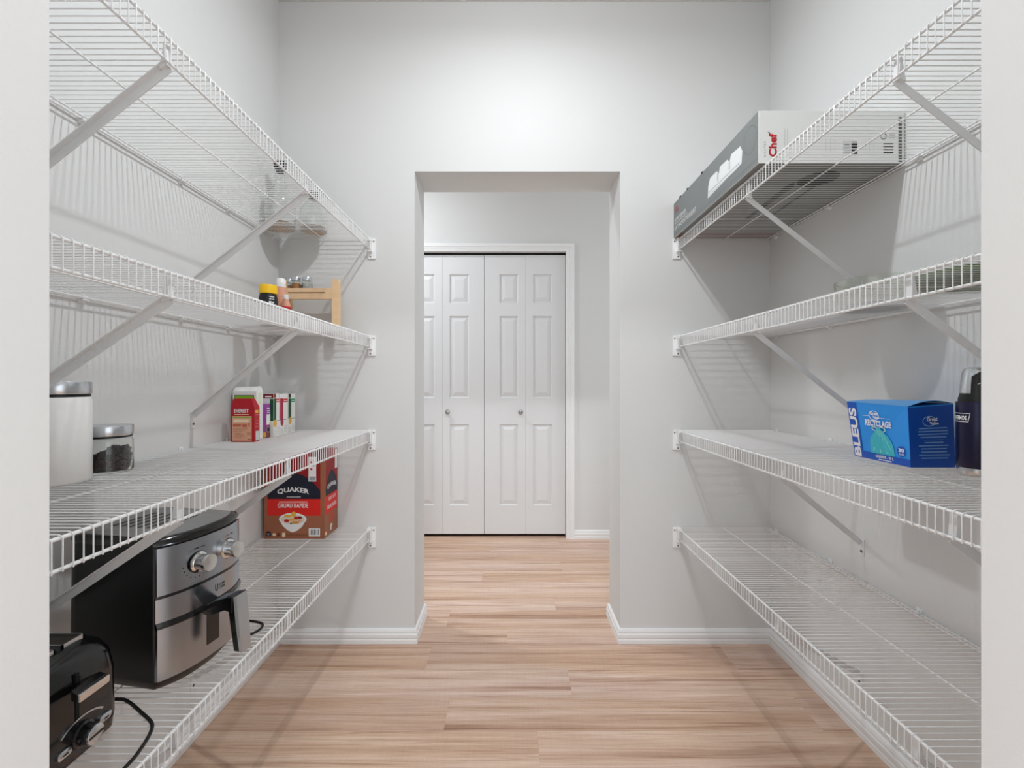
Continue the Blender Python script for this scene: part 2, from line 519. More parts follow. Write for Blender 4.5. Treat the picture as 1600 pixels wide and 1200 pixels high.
def brace(root, yf, yw, drop=0.305):
    """diagonal steel strip from the front lip down to the wall"""
    m = MB()
    h, fl = 0.0085, 0.010
    x0, z0, x1, z1 = W - 0.010, -0.050, 0.004, -drop
    dx, dz = x1 - x0, z1 - z0
    ln = math.hypot(dx, dz)
    nx, nz = -dz / ln, dx / ln
    def section(x, y, z):
        return [(x + nx * h, y - 0.0012, z + nz * h), (x - nx * h, y - 0.0012, z - nz * h), (x - nx * h, y - fl, z - nz * h),
                (x - nx * (h - 0.0018), y - fl, z - nz * (h - 0.0018)), (x - nx * (h - 0.0018), y + 0.0012 - 0.0004, z - nz * (h - 0.0018)),
                (x + nx * h, y + 0.0012, z + nz * h)]
    m.loft([section(x0, yf, z0), section(x1, yw, z1)])
    # hook plate behind the lip
    m.hexa([(W - 0.024, yf - 0.007, -0.056), (W - 0.0105, yf - 0.007, -0.050), (W - 0.0105, yf + 0.007, -0.050), (W - 0.024, yf + 0.007, -0.056),
            (W - 0.016, yf - 0.007, -0.010), (W - 0.0130, yf - 0.007, -0.010), (W - 0.0130, yf + 0.007, -0.010), (W - 0.016, yf + 0.007, -0.010)])
    o = m.build('brace', BRACEM, root)
    f = MB().box(0, 0.0022, yw - 0.0105, yw + 0.0105, -drop - 0.040, -drop + 0.012)
    f.build('brace_foot', BRACEM, o, bevel=0.0006)
    MB().lathe([(0.0042, 0.0022), (0.0042, 0.0042), (0.0, 0.005)], 10, (0, yw, -drop - 0.026), 'x').build('screw', SCREW, o)
def shelf(n, side, label, braces, clips):
    global wire_me, clip_me
    s = 1 if side == 'L' else -1
    root = thing('wire_shelf', (XL if s > 0 else XR, YC, S[n]), label, 'shelf', 0 if s > 0 else PI, 'white wire pantry shelves')
    ly = lambda Y: (Y - YC) * s
    y0, y1 = YN + 0.006, YB - 0.004
    k = 0
    Y = y1 - 0.004
    while Y > y0:
        if wire_me is None:
            o = wire_mesh().build('cross_wire', WIRE, root, True); wire_me = o.data
        else:
            o = link('cross_wire', wire_me, root)
        o.location = (0, ly(Y), 0)
        Y -= PITCH
    ya, yb = ly(y0), ly(y1)
    def rod(name, x, z, r):
        MB().tube([(x, ya, z), (x, yb, z)], r, 10).build(name, WIRE, root, True)
    rod('front_rod', W - 0.0055, -0.0056, 0.0029)
    rod('lip_rod', W - 0.0053, -0.0480, 0.0027)
    rod('middle_rod', 0.2, -0.0049, 0.0022)
    rod('rear_rod', 0.0065, -0.0052, 0.0025)
    rod('rear_rod', 0.020, -0.0050, 0.0021)
    end_bracket(root, s, ly(YB))
    end_bracket(root, -s, ly(YN))
    for c in clips:
        if clip_me is None:
            m = MB().box(0, 0.004, -0.008, 0.008, -0.016, 0.008)
            m.box(0.004, 0.0125, -0.008, 0.008, -0.0115, -0.0078)
            m.box(0.0105, 0.0135, -0.008, 0.008, -0.0115, -0.001)
            m.box(0.004, 0.007, -0.0025, 0.0025, 0.001, 0.006)
            o = m.build('wall_clip', PLASTIC, root, bevel=0.0006); clip_me = o.data
        else:
            o = link('wall_clip', clip_me, root)
        o.location = (0, ly(c), 0)
    for br in braces:
        brace(root, ly(br[0]), ly(br[1]), *br[2:])
    return root
CLL = (1.910, 1.606, 1.377, 1.060, 0.760)
CLR = (1.906, 1.583, 1.236, 0.930, 0.620)
shelf(1, 'L', 'top white wire shelf on the left, holding two glass bottles', [(1.368, 1.429), (0.818, 0.858)], CLL)
shelf(2, 'L', 'second white wire shelf from top on the left, under the bamboo rack', [(1.306, 1.432), (0.822, 0.858, 0.288)], CLL)
shelf(3, 'L', 'third white wire shelf from top on the left, under the spice cartons', [(1.26, 1.432), (0.845, 0.930, 0.295)], CLL)
shelf(4, 'L', 'bottom white wire shelf on the left, under the air fryer', [(1.26, 1.432), (0.84, 0.88)], CLL)
shelf(1, 'R', 'top white wire shelf on the right, under the long flat carton', [(1.395, 1.450), (0.854, 0.885)], CLR)
shelf(2, 'R', 'second white wire shelf from top on the right, holding glass bowl and green dish', [(1.352, 1.445), (0.828, 0.870)], CLR)
shelf(3, 'R', 'third white wire shelf from top on the right, under the blue box', [(1.215, 1.443), (0.745, 0.835)], CLR)
shelf(4, 'R', 'empty bottom white wire shelf on the right', [(1.235, 1.450), (0.815, 0.880)], CLR)

# ------------------------------------------------------------------ left shelf 1: glass bottles
def shell(outer, t=0.003, floor_t=0.006):
    """closed glass wall from an outer profile: outer up, inner down"""
    inner = [(max(r - t, 0.001), h) for r, h in reversed(outer)]
    inner[-1] = (inner[-1][0], outer[0][1] + floor_t)
    return outer + inner
def bottle(loc, prof, stop, label, fill):
    t = thing('glass_bottle', loc, label, 'bottle', group='glass bottles on the top left shelf')
    MB().lathe([(0.0, prof[0][1])] + shell(prof) + [(0.0, prof[0][1] + 0.006)], 32, cap=False).build('glass_body', GLASS, t, True)
    r0, h = fill
    MB().lathe([(0.0, 0.0068), (r0, 0.0068), (r0, h), (0.0, h)], 28, cap=False).build('amber_liquid', AMBER, t, True)
    MB().lathe(stop, 20).build('dark_stopper', BLACKP, t, True)
bottle((-0.934, 1.832, S[1] + 0.0005),
       [(0.054, 0), (0.057, 0.006), (0.058, 0.05), (0.057, 0.10), (0.050, 0.135), (0.026, 0.165), (0.019, 0.185), (0.018, 0.225), (0.022, 0.230), (0.022, 0.240)],
       [(0.014, 0.225), (0.0145, 0.242), (0.023, 0.243), (0.024, 0.268), (0.018, 0.274)],
       'tall clear glass bottle with long neck, in the corner of top left shelf', (0.0515, 0.020))
bottle((-0.816, 1.872, S[1] + 0.0005),
       [(0.046, 0), (0.052, 0.006), (0.054, 0.04), (0.051, 0.085), (0.040, 0.108), (0.022, 0.125), (0.018, 0.135), (0.020, 0.140), (0.020, 0.145)],
       [(0.0145, 0.130), (0.0148, 0.146), (0.021, 0.147), (0.021, 0.162), (0.016, 0.166)],
       'squat clear glass bottle beside the tall one, nearest the doorway', (0.047, 0.018))

# ------------------------------------------------------------------ left shelf 2: rack, spices
YELLOW = mat('yellow lid', (246, 196, 24), 0.4)
BLACKLAB = mat('black label', (24, 26, 28), 0.5)
PRW = mat('printed white', (240, 240, 240), 0.55)
PRK = mat('printed black', (22, 22, 22), 0.55)
PINK = mat('pink salt', (222, 160, 134), 0.6, noise=0.2, nscale=300)
REDLAB = mat('red label', (196, 22, 32), 0.5)
ORANGESP = mat('orange brown spice', (196, 122, 52), 0.8, noise=0.2, nscale=300)
TANSP = mat('tan spice', (214, 172, 118), 0.8, noise=0.2, nscale=300)
PALESP = mat('pale grey salt', (210, 210, 208), 0.8, noise=0.1, nscale=300)

rk = thing('bamboo_rack', (-0.801, 1.80, S[2] + 0.0005), 'light bamboo shelf riser with raised side posts on second left shelf', 'rack')
for x, yy, hp in ((-0.106, 0, 0.19), (0.106, 0, 0.19), (-0.135, 0.105, 0.143), (0.066, 0.105, 0.143)):
        m = MB()
        nm = 'post'
        o = 0.0145
        prof = [(-o, 0), (o, 0), (o, hp)] + [(o * math.cos(a), hp + 0.002 + 0.015 * math.sin(a)) for a in [PI * k / 8 for k in range(9)]] + [(-o, hp)]
        if hp < 0.15: prof = [(-o, 0), (o, 0), (o, 0.1575), (-o, 0.1575)]
        m.loft([[(x + a, yy - 0.009, b) for a, b in prof], [(x + a, yy + 0.009, b) for a, b in prof]])
        m.build(nm, BAMBOO, rk)
# front rail with a long slot
fr = MB()
for x0, x1, z0, z1 in ((-0.0915, 0.0915, 0.127, 0.149), (-0.0915, 0.0915, 0.1545, 0.170), (-0.0915, -0.0815, 0.149, 0.1545), (0.064, 0.0915, 0.149, 0.1545)):
    fr.box(x0, x1, -0.007, 0.007, z0, z1)
fr.build('front_rail', BAMBOO, rk)
MB().box(-0.1500, 0.0800, 0.098, 0.112, 0.1578, 0.166).build('rear_rail', BAMBOO, rk)
for k in range(3):
    MB().box(-0.0915, 0.0915, 0.009 + k * 0.0295, 0.009 + k * 0.0295 + 0.027, 0.158, 0.166).build('top_slat', BAMBOO, rk)

def spice_jar(loc, m_fill, label):
    t = thing('spice_jar', loc, label, 'jar', group='small spice jars on the bamboo rack')
    prof = [(0.0185, 0), (0.020, 0.002), (0.020, 0.034), (0.0165, 0.040), (0.0165, 0.043)]
    MB().lathe([(0, 0)] + shell(prof, 0.0016, 0.003) + [(0, 0.003)], 24, cap=False).build('glass_body', GLASS, t, True)
    MB().lathe([(0, 0.0034), (0.0180, 0.0034), (0.0180, 0.029), (0, 0.030)], 20, cap=False).build('spice_fill', m_fill, t, True)
    MB().lathe([(0.0178, 0.0405), (0.0182, 0.042), (0.0182, 0.053), (0.0172, 0.0545)], 24).build('lid', STEELV, t, True)
zt = S[2] + 0.0005 + 0.166 + 0.0005
spice_jar((-0.915, 1.872, zt), TANSP, 'steel-lidded jar of tan spice, behind the white-capped grinder')
spice_jar((-0.870, 1.835, zt), ORANGESP, 'steel-lidded jar of orange-brown spice on the bamboo rack')
spice_jar((-0.826, 1.835, zt), PALESP, 'steel-lidded jar of pale salt, nearest the raised post')

bj = thing('honey_jar', (-0.857, 1.600, S[2] + 0.0005), 'black plastic jar with a bright yellow screw lid', 'jar')
MB().lathe([(0.028, 0), (0.031, 0.004), (0.031, 0.085), (0.029, 0.098), (0.026, 0.108)], 28).build('jar_body', BLACKLAB, bj, True)
MB().lathe([(0.0275, 0.108), (0.0295, 0.110), (0.0295, 0.136), (0.028, 0.139), (0.0, 0.140)], 32, cap=False).build('yellow_lid', YELLOW, bj, True)
Pj = cylface((0, 0, 0), 0.031, math.radians(-45))
bars(Pj, [(-0.006, 0.094, 0.010, 0.097), (-0.006, 0.086, 0.010, 0.089), (-0.007, 0.071, 0.001, 0.080), (0.003, 0.072, 0.009, 0.079),
          (-0.006, 0.060, 0.010, 0.064), (-0.006, 0.052, 0.010, 0.055), (-0.006, 0.044, 0.008, 0.047)], PRW, bj)

gr = thing('salt_grinder', (-0.858, 1.690, S[2] + 0.0005), 'slim bottle of pink salt with a white cap', 'bottle')
MB().lathe([(0.0165, 0), (0.0175, 0.003), (0.0175, 0.140), (0.015, 0.150)], 24).build('salt_body', PINK, gr, True)
MB().lathe([(0.0150, 0.150), (0.0168, 0.152), (0.0168, 0.160), (0.0155, 0.161), (0.0168, 0.162), (0.0165, 0.178), (0.012, 0.184), (0.0, 0.186)], 24, cap=False).build('white_cap', PLASTIC, gr, True)
rj = thing('red_label_jar', (-0.823, 1.655, S[2] + 0.0005), 'small reddish jar with red label beside the pink salt', 'jar')
MB().lathe([(0.015, 0), (0.0165, 0.002), (0.0165, 0.080), (0.011, 0.095), (0.009, 0.100)], 24).build('jar_body', PINK, rj, True)
MB().lathe([(0.0168, 0.010), (0.0169, 0.011), (0.0169, 0.072), (0.0168, 0.073)], 24, cap=False).build('red_label', REDLAB, rj, True)
Pr = cylface((0, 0, 0), 0.0169, math.radians(-75))
bars(Pr, [(-0.010, 0.055, 0.006, 0.066), (-0.009, 0.048, 0.005, 0.052)], PRW, rj)
MB().lathe([(0.0098, 0.100), (0.0100, 0.102), (0.0100, 0.115), (0.008, 0.117)], 18).build('cap', PLASTIC, rj, True)

wb = thing('small_white_box', (-0.757, 1.84, S[2] + 0.0005), 'tiny white box under the bamboo rack', 'box')
MB().box(-0.017, 0.017, -0.012, 0.012, 0, 0.030).build('box_body', PLASTIC, wb, bevel=0.002)
MB().box(-0.018, 0.018, -0.013, 0.013, 0.030, 0.038).build('box_lid', PLASTIC, wb, bevel=0.002)

# ------------------------------------------------------------------ left shelf 3: canisters, spice cartons
FLOUR = mat('white flour', (236, 235, 233), 0.6, noise=0.03, nscale=60, coat=0.6)
cn = thing('flour_canister', (-0.931, 0.930, S[3] + 0.0005), 'tall canister of white flour with steel lid at left edge', 'canister')
MB().lathe([(0.052, 0), (0.055, 0.004), (0.055, 0.166), (0.052, 0.174)], 40).build('canister_body', FLOUR, cn, True)
MB().lathe([(0.0505, 0.174), (0.0525, 0.175), (0.0525, 0.179), (0.0505, 0.180)], 36).build('rubber_seal', BLACKP, cn, True)
MB().lathe([(0.0535, 0.180), (0.0545, 0.1815), (0.0545, 0.2030), (0.0535, 0.2050), (0.0, 0.2055)], 40, cap=False).build('steel_lid', STEELV, cn, True)

bjr = thing('berry_jar', (-0.931, 1.045, S[3] + 0.0005), 'low glass jar of dark dried berries with brushed steel lid', 'jar')
prof = [(0.046, 0), (0.049, 0.004), (0.049, 0.070), (0.045, 0.078)]
MB().lathe([(0, 0)] + shell(prof, 0.0022, 0.005) + [(0, 0.005)], 40, cap=False).build('glass_body', GLASS, bjr, True)
MB().lathe([(0.0445, 0.078), (0.0465, 0.079), (0.0465, 0.0815), (0.0445, 0.082)], 36).build('rubber_seal', BLACKP, bjr, True)
MB().lathe([(0.0480, 0.0825), (0.0490, 0.084), (0.0490, 0.1035), (0.0480, 0.1055), (0.0, 0.1065)], 40, cap=False).build('steel_lid', STEELV, bjr, True)
BERRY = mat('dark dried berry', (44, 24, 26), 0.4, noise=0.5, nscale=60)
bmb = MB()
def berry(m, c, r):
    vs, fs = [], []
    ph = (1 + 5 ** .5) / 2
    q = Matrix.Rotation(random.uniform(0, 6), 3, Vector((random.random(), random.random(), random.random() + .1)))
    for a in (-1, 1):
        for b_ in (-ph, ph):
            vs += [(0, a, b_), (a, b_, 0), (b_, 0, a)]
    vs = [Vector(c) + (q @ Vector(v)) * (r / 1.9) * (1 + random.uniform(-.12, .12)) for v in vs]
    bm = bmesh.new()
    for v in vs: bm.verts.new(v)
    bmesh.ops.convex_hull(bm, input=bm.verts)
    bm.verts.index_update()
    m.add([v.co.copy() for v in bm.verts], [tuple(v.index for v in f.verts) for f in bm.faces])
    bm.free()
MB().lathe([(0, 0.0056), (0.036, 0.0056), (0.036, 0.036), (0, 0.040)], 20, cap=False).build('berry_core', BERRY, bjr, True)
for k in range(330):
    a = random.uniform(0, 2 * PI)
    rr = random.uniform(0.033, 0.0405)
    top = 0.044 + 0.012 * math.cos(a - 0.3)
    if random.random() < 0.3:
        rr = 0.0405 * math.sqrt(random.random()); zz = top - random.uniform(0, 0.006)
    else:
        zz = random.uniform(0.011, top)
    berry(bmb, (rr * math.cos(a), rr * math.sin(a), zz), random.uniform(0.0048, 0.0062))
bo = bmb.build('dried_berries', BERRY, bjr, True)
bo['kind'] = 'stuff'

def carton(name, x0, x1, y0, y1, z, h, m, label, group=None):
    t = thing(name, ((x0 + x1) / 2, (y0 + y1) / 2, z + 0.0005), label, 'box', group=group)
    a, b = (x1 - x0) / 2, (y1 - y0) / 2
    MB().box(-a, a, -b, b, 0, h).build('box_body', m, t, bevel=0.0008)
    return t, a, b
RED = mat('red carton print', (178, 20, 34), 0.45, noise=0.03)
BEIGE = mat('beige print panel', (226, 168, 138), 0.55, noise=0.03)
CREAM = mat('cream print', (242, 226, 190), 0.55)
GREEN = mat('lime green print', (128, 188, 30), 0.5)
DKGREEN = mat('dark green print', (18, 78, 44), 0.5)
PURPLE = mat('purple print', (160, 74, 168), 0.5)
BROWN = mat('brown print', (122, 62, 40), 0.5)
CARD = mat('white carton board', (236, 237, 234), 0.5, noise=0.02)
GREYP = mat('grey print', (150, 152, 154), 0.6)
LGREY = mat('light grey print', (205, 207, 208), 0.6)
DKRED = mat('dark red print', (122, 18, 22), 0.5)
YELP = mat('yellow print', (232, 178, 66), 0.5)
TEALP = mat('green cap print', (44, 150, 92), 0.5)

# red spice carton with a tapered top
ev = thing('red_spice_carton', (-0.921, 1.571, S[3] + 0.0005), 'red tapered spice carton with beige panel, in front of the white carton', 'box', group='spice cartons on the left shelf')
a, b = 0.0405, 0.016
MB().loft([[(-a, -b, 0), (a, -b, 0), (a, b, 0), (-a, b, 0)], [(-a, -b, 0.118), (a, -b, 0.118), (a, b, 0.118), (-a, b, 0.118)],
           [(-a * .78, -b * .92, 0.148), (a * .78, -b * .92, 0.148), (a * .78, b * .2, 0.148), (-a * .78, b * .2, 0.148)]]).build('box_body', RED, ev)
P = face((-a, -b, 0), (1, 0, 0), (0, 0, 1))
rect(P, 0.005, 0.004, 0.072, 0.088, BEIGE, ev, 0.0004)
rect(P, 0.007, 0.082, 0.070, 0.0845, GREEN, ev, 0.0007)
text('EVEREST', P, 0.012, 0.100, 0.062, 0.1125, PRW, ev, bold=0.02)
bars(P, [(0.013, 0.0925, 0.062, 0.0945)], CREAM, ev)
bars(P, [(0.010, 0.068, 0.062, 0.076)], CREAM, ev)
bars(P, [(0.008, 0.052, 0.036, 0.062), (0.040, 0.050, 0.056, 0.062), (0.061, 0.052, 0.066, 0.066)], mat('salmon print', (196, 110, 84), 0.6), ev)
bars(P, [(0.008, 0.0445, 0.060, 0.0455), (0.008, 0.040, 0.050, 0.041), (0.008, 0.0345, 0.042, 0.0355), (0.014, 0.0285, 0.036, 0.0295),
         (0.056, 0.030, 0.070, 0.0312), (0.014, 0.0235, 0.044, 0.0245), (0.056, 0.0245, 0.070, 0.0257), (0.014, 0.0185, 0.048, 0.0195),
         (0.010, 0.0135, 0.040, 0.0145), (0.058, 0.008, 0.069, 0.010)], BROWN, ev)
P = face((a, -b, 0), (0, 1, 0), (0, 0, 1))
rect(P, 0.008, 0.004, 0.030, 0.036, LGREY, ev, 0.0004)
rect(P, 0.006, 0.098, 0.024, 0.108, YELP, ev, 0.0004)
bars(P, [(0.007, 0.090, 0.024, 0.093), (0.007, 0.070, 0.024, 0.072), (0.007, 0.060, 0.024, 0.062), (0.007, 0.05, 0.024, 0.052)], mat('pink print', (228, 130, 126), 0.6), ev)

# tall white carton with a lime label and a folded top
wc = thing('white_carton', (-0.951, 1.640, S[3] + 0.0005), 'tall white carton with lime green label behind the red carton', 'box', group='spice cartons on the left shelf')
a, b = 0.042, 0.022
MB().loft([[(-a, -b, 0), (a, -b, 0), (a, b, 0), (-a, b, 0)], [(-a, -b, 0.172), (a, -b, 0.172), (a, b, 0.172), (-a, b, 0.172)],
           [(-a * .97, -b * .3, 0.186), (a * .95, -b * .3, 0.189), (a * .95, b * .6, 0.189), (-a * .97, b * .6, 0.186)]]).build('box_body', CARD, wc)
P = face((-a, -b, 0), (1, 0, 0), (0, 0, 1))
rect(P, 0.006, 0.120, 0.076, 0.158, PRK, wc, 0.0004)
rect(P, 0.0075, 0.1215, 0.0745, 0.1555, GREEN, wc, 0.0007)
bars(P, [(0.016, 0.143, 0.070, 0.146)], PRK, wc, 0.001)
P = face((a, -b, 0), (0, 1, 0), (0, 0, 1))
rect(P, 0.012, 0.125, 0.032, 0.165, mat('pale green print', (222, 232, 200), 0.6), wc, 0.0004)
bars(P, [(0.010, 0.03 + 0.012 * k, 0.030, 0.033 + 0.012 * k) for k in range(6)], mat('pale print', (214, 220, 212), 0.6), wc)

t, a, b = carton('purple_carton', -0.965, -0.898, 1.664, 1.690, S[3], 0.124, PURPLE, 'small purple and white carton between the white and green cartons', 'spice cartons on the left shelf')
P = face((-a, -b, 0), (1, 0, 0), (0, 0, 1))
disc(P, 0.060, 0.012, 0.0065, 0.010, YELP, t, 0.0004)
P = face((a, -b, 0), (0, 1, 0), (0, 0, 1))
rect(P, 0.0, 0.048, 0.026, 0.086, PRW, t, 0.0004)
bars(P, [(0.004, 0.106, 0.022, 0.110), (0.002, 0.097, 0.024, 0.100), (0.002, 0.091, 0.024, 0.093)], PRW, t, 0.0005)
rect(P, 0.0, 0.0, 0.026, 0.044, BROWN, t, 0.0004)
disc(P, 0.012, 0.030, 0.011, 0.011, PRW, t, 0.0007)
disc(P, 0.012, 0.030, 0.010, 0.010, PRK, t, 0.001)
disc(P, 0.023, 0.050, 0.004, 0.006, YELP, t, 0.0007)

def tall_spice(y0, y1, h, strip, cap, dot, label, bandm):
    t, a, b = carton('tall_spice_carton', -0.984, -0.886, y0, y1, S[3], h, CARD, label, 'spice cartons on the left shelf')
    d = y1 - y0
    P = face((a, -b, 0), (0, 1, 0), (0, 0, 1))
    rect(P, 0.001, 0.060, 0.40 * d, h - 0.018, strip, t, 0.0004)
    rect(P, 0.001, h - 0.016, 0.35 * d, h - 0.001, cap, t, 0.0004)
    rect(P, 0.0, 0.0585, 0.98 * d, 0.0600, PRK, t, 0.0006)
    rect(P, 0.42 * d, h - 0.034, 0.95 * d, h - 0.020, bandm, t, 0.0004)
    bars(P, [(0.48 * d, h - 0.029, 0.9 * d, h - 0.026)], PRW, t, 0.0008)
    disc(P, 0.25 * d, 0.050, 0.011, 0.014, dot, t, 0.0008)
    bars(P, [(0.5 * d, 0.010 + 0.006 * k, 0.9 * d, 0.011 + 0.006 * k) for k in range(5)] + [(0.1 * d, 0.006 + 0.006 * k, 0.36 * d, 0.007 + 0.006 * k) for k in range(4)], GREYP, t, 0.0006)
    P = face((-a, -b, 0), (1, 0, 0), (0, 0, 1))
    rect(P, 0.084, 0.060, 0.0975, h - 0.020, strip, t, 0.0004)
    rect(P, 0.002, h - 0.018, 0.097, h - 0.002, DKRED, t, 0.0004)
    bars(P, [(0.066, h - 0.014, 0.090, h - 0.009)], PRW, t, 0.0008)
    P = face((-a, -b, h), (1, 0, 0), (0, 1, 0))
    rect(P, 0.004, 0.004, 0.094, d - 0.004, GREYP, t, 0.0004)
tall_spice(1.692, 1.734, 0.162, DKGREEN, DKRED, YELP, 'white carton with dark green side stripe, next to the purple one', mat('orange red print', (206, 84, 56), 0.5))
tall_spice(1.737, 1.800, 0.160, mat('crimson print', (176, 22, 62), 0.5), PRW, mat('crimson dot', (170, 40, 80), 0.5), 'white carton with crimson side stripe, between two green-striped ones', mat('scarlet print', (204, 50, 44), 0.5))
tall_spice(1.803, 1.860, 0.158, DKGREEN, PRK, YELP, 'white carton with dark green side stripe and black mark, last of the row', TEALP)

# ------------------------------------------------------------------ left shelf 4: cereal box, air fryer, toaster
KRAFT = mat('brown cereal carton', (158, 98, 70), 0.5, noise=0.04, nscale=20)
CRED = mat('bright red print', (222, 34, 26), 0.45)
CDRED = mat('deep red print', (150, 22, 26), 0.45)
NAVY = mat('navy print', (18, 24, 44), 0.45)
BX0, BX1, BY0, BY1, BH = -0.986, -0.746, 1.811, 1.946, 0.343
t, a, b = carton('cereal_box', BX0, BX1, BY0, BY1, S[4], BH, KRAFT, 'large brown and red cereal box with bowl picture on bottom left shelf')
BW, BD = BX1 - BX0, BY1 - BY0
P = face((-a, -b, 0), (1, 0, 0), (0, 0, 1))
def u(px): return (px - 413.0) / 94.0 * BW            # columns of the box front as read from the photograph
def v(py): return (842.0 - py) / 137.0 * BH
rect(P, u(418), v(779), u(500.5), v(704), CDRED, t, 0.0004)
arc = [(u(418), v(779)), (u(500.5), v(779)), (u(500.5), v(764))]
for k in range(13):
    f = 1 - k / 12
    arc.append((u(418) + f * (u(500.5) - u(418)), v(766) + (v(738) - v(766)) * (1 - (2 * f - 1) ** 2)))
poly(P, arc, NAVY, t, 0.0008)
text('QUAKER', P, u(433.5), v(773), u(483), v(764), PRW, t, 0.0012, 0.03, arch=0.010)
bars(P, [(u(448), v(776.2), u(470), v(775.2))], PRW, t, 0.0012)
rect(P, u(418), v(805.5), u(500.5), v(779), CRED, t, 0.0006)
bars(P, [(u(436), v(784.6), u(480), v(782.8))], mat('pale pink print', (244, 190, 180), 0.5), t, 0.0010)
text('GRUAU RAPIDE', P, u(434), v(793), u(481.5), v(785.8), PRW, t, 0.0010, 0.02)
# bowl of oats with fruit
disc(P, u(457.5), v(811), (u(479) - u(436)) / 2, v(811) - v(821), PRW, t, 0.0008)
poly(P, [(u(436.5), v(812)), (u(442), v(822)), (u(450), v(829)), (u(457), v(832)), (u(464), v(829.5)), (u(472), v(823)), (u(478.5), v(812))], PRW, t, 0.0009)
disc(P, u(457.5), v(811.5), (u(476) - u(439)) / 2, v(811) - v(818.5), mat('oat print', (226, 214, 194), 0.6, noise=0.25, nscale=400), t, 0.0012)
FR = [(450, 806, 6, 2.2, YELP), (459, 803, 4, 4, YELP), (463, 809, 4, 2.5, REDLAB), (469, 808.5, 3, 2.2, DKRED), (448, 813.5, 4, 2.5, REDLAB),
      (456, 812, 5, 2.2, YELP), (462, 816, 6, 2.0, mat('amber print', (214, 140, 60), 0.5)), (468, 813, 3, 1.6, mat('peach print', (230, 160, 130), 0.5)), (455, 818, 2, 1, PRK)]
for fx, fy, ra, rb, mm in FR:
    disc(P, u(fx), v(fy), ra / 94 * BW, rb / 137 * BH, mm, t, 0.0015, n=14)
rect(P, u(482.5), v(838.5), u(500), v(825.5), PRW, t, 0.0008)
bars(P, [(u(484 + k * 2.2), v(836), u(484 + k * 2.2 + (1.2 if k % 2 else 0.7)), v(827)) for k in range(7)], PRK, t, 0.0012)
disc(P, u(419.5), v(834.5), 4.3 / 94 * BW, 4.3 / 137 * BH, NAVY, t, 0.0008)
rect(P, u(415.5), v(838.5), u(423.5), v(834.5), NAVY, t, 0.0009)
bars(P, [(u(417), v(835), u(422), v(834)), (u(418), v(837.6), u(421), v(837))], PRW, t, 0.0013)
disc(P, u(428.5), v(835.5), 2.6 / 94 * BW, 2.4 / 137 * BH, CREAM, t, 0.0008)
rect(P, u(441), v(839), u(446), v(832.5), CREAM, t, 0.0008)
bars(P, [(u(433), v(838.5), u(438), v(833))], mat('dark kraft print', (104, 58, 38), 0.5), t, 0.0008)
text('12 BAGS 258 kg 5,16 kg', P, u(447.5), v(838), u(480), v(834.5), mat('dark kraft print', (104, 58, 38), 0.5), t, 0.0008)
rect(P, u(482), v(751), u(494), v(712), PRW, t, 0.0010)
rect(P, u(483), v(750), u(493.5), v(743), mat('pale blue print', (176, 190, 204), 0.5), t, 0.0013)
bars(P, [(u(484), v(722), u(487), v(719)), (u(488), v(727), u(491), v(724)), (u(485), v(733), u(488), v(730))], REDLAB, t, 0.0013)
bars(P, [(u(484.5), v(748.5), u(487), v(744)), (u(488), v(748.5), u(492), v(744))], GREYP, t, 0.0015)
# narrow side
P = face((a, -b, 0), (0, 1, 0), (0, 0, 1))
rect(P, 0.010, v(779), BD - 0.004, v(704), CDRED, t, 0.0004)
arc = [(0.010, v(776)), (BD - 0.004, v(776))]
for k in range(9):
    f = 1 - k / 8
    arc.append((0.010 + f * (BD - 0.014), v(764) + (v(738) - v(764)) * (1 - (2 * f - 1) ** 2)))
poly(P, arc, NAVY, t, 0.0008)
text('QUAKER', P, 0.026, v(768), BD - 0.016, v(760), PRW, t, 0.0012, 0.03, arch=0.008)
rect(P, 0.010, v(805.5), BD - 0.004, v(776), CRED, t, 0.0006)
text('QUICK OATS', P, 0.038, v(786.5), BD - 0.022, v(780), PRW, t, 0.0010, 0.02)
text('GRUAU RAPIDE', P, 0.026, v(799), BD - 0.016, v(792.5), PRW, t, 0.0010, 0.02)
bars(P, [(0.046, v(810 + 3 * k), 0.094, v(808.6 + 3 * k)) for k in range(5)], CRED, t, 0.0008)
disc(P, 0.066, v(828), 0.011, 0.007, CREAM, t, 0.0008)
rect(P, 0.006, v(838), 0.020, v(833), CREAM, t, 0.0008)
rect(P, 0.056, v(836), 0.068, v(829.5), PRW, t, 0.0010)
rect(P, 0.104, v(738), 0.130, v(706), PRW, t, 0.0010)
P = face((-a, -b, BH), (1, 0, 0), (0, 1, 0))
rect(P, 0.004, 0.004, BW - 0.004, BD / 2 - 0.001, CDRED, t, 0.0004)
rect(P, 0.004, BD / 2 + 0.001, BW - 0.004, BD - 0.004, CDRED, t, 0.0004)

# air fryer, front towards the aisle
AF = thing('air_fryer', (-0.796, 1.017, S[4] + 0.0005), 'black air fryer with brushed steel front and two chrome knobs', 'air fryer', math.radians(-10.7))
HW, BUL, XF, XK = 0.108, 0.028, 0.116, -0.115
def fx(s, g=0.0):
    q = min(1, abs(s) / HW)
    return XF + BUL * (1 - q ** 2.6) + g
def outline(g=0.0, fg=0.0, cr=0.045):
    """plan of the body: curved front, rounded back corners; g grows it all round"""
    pts = []
    for k in range(17):
        s = -1 + 2 * k / 16
        ss = s * (HW + g)
        pts.append((XF + BUL * (1 - abs(s) ** 2.6) + g + fg, ss))
    hw = HW + g
    for k in range(9):
        an = PI / 2 * k / 8
        pts.append((XK - g + cr - cr * math.sin(an), hw - cr + cr * math.cos(an)))
    for k in range(9):
        an = PI / 2 * k / 8
        pts.append((XK - g + cr - cr * math.cos(an), -hw + cr - cr * math.sin(an)))
    return pts
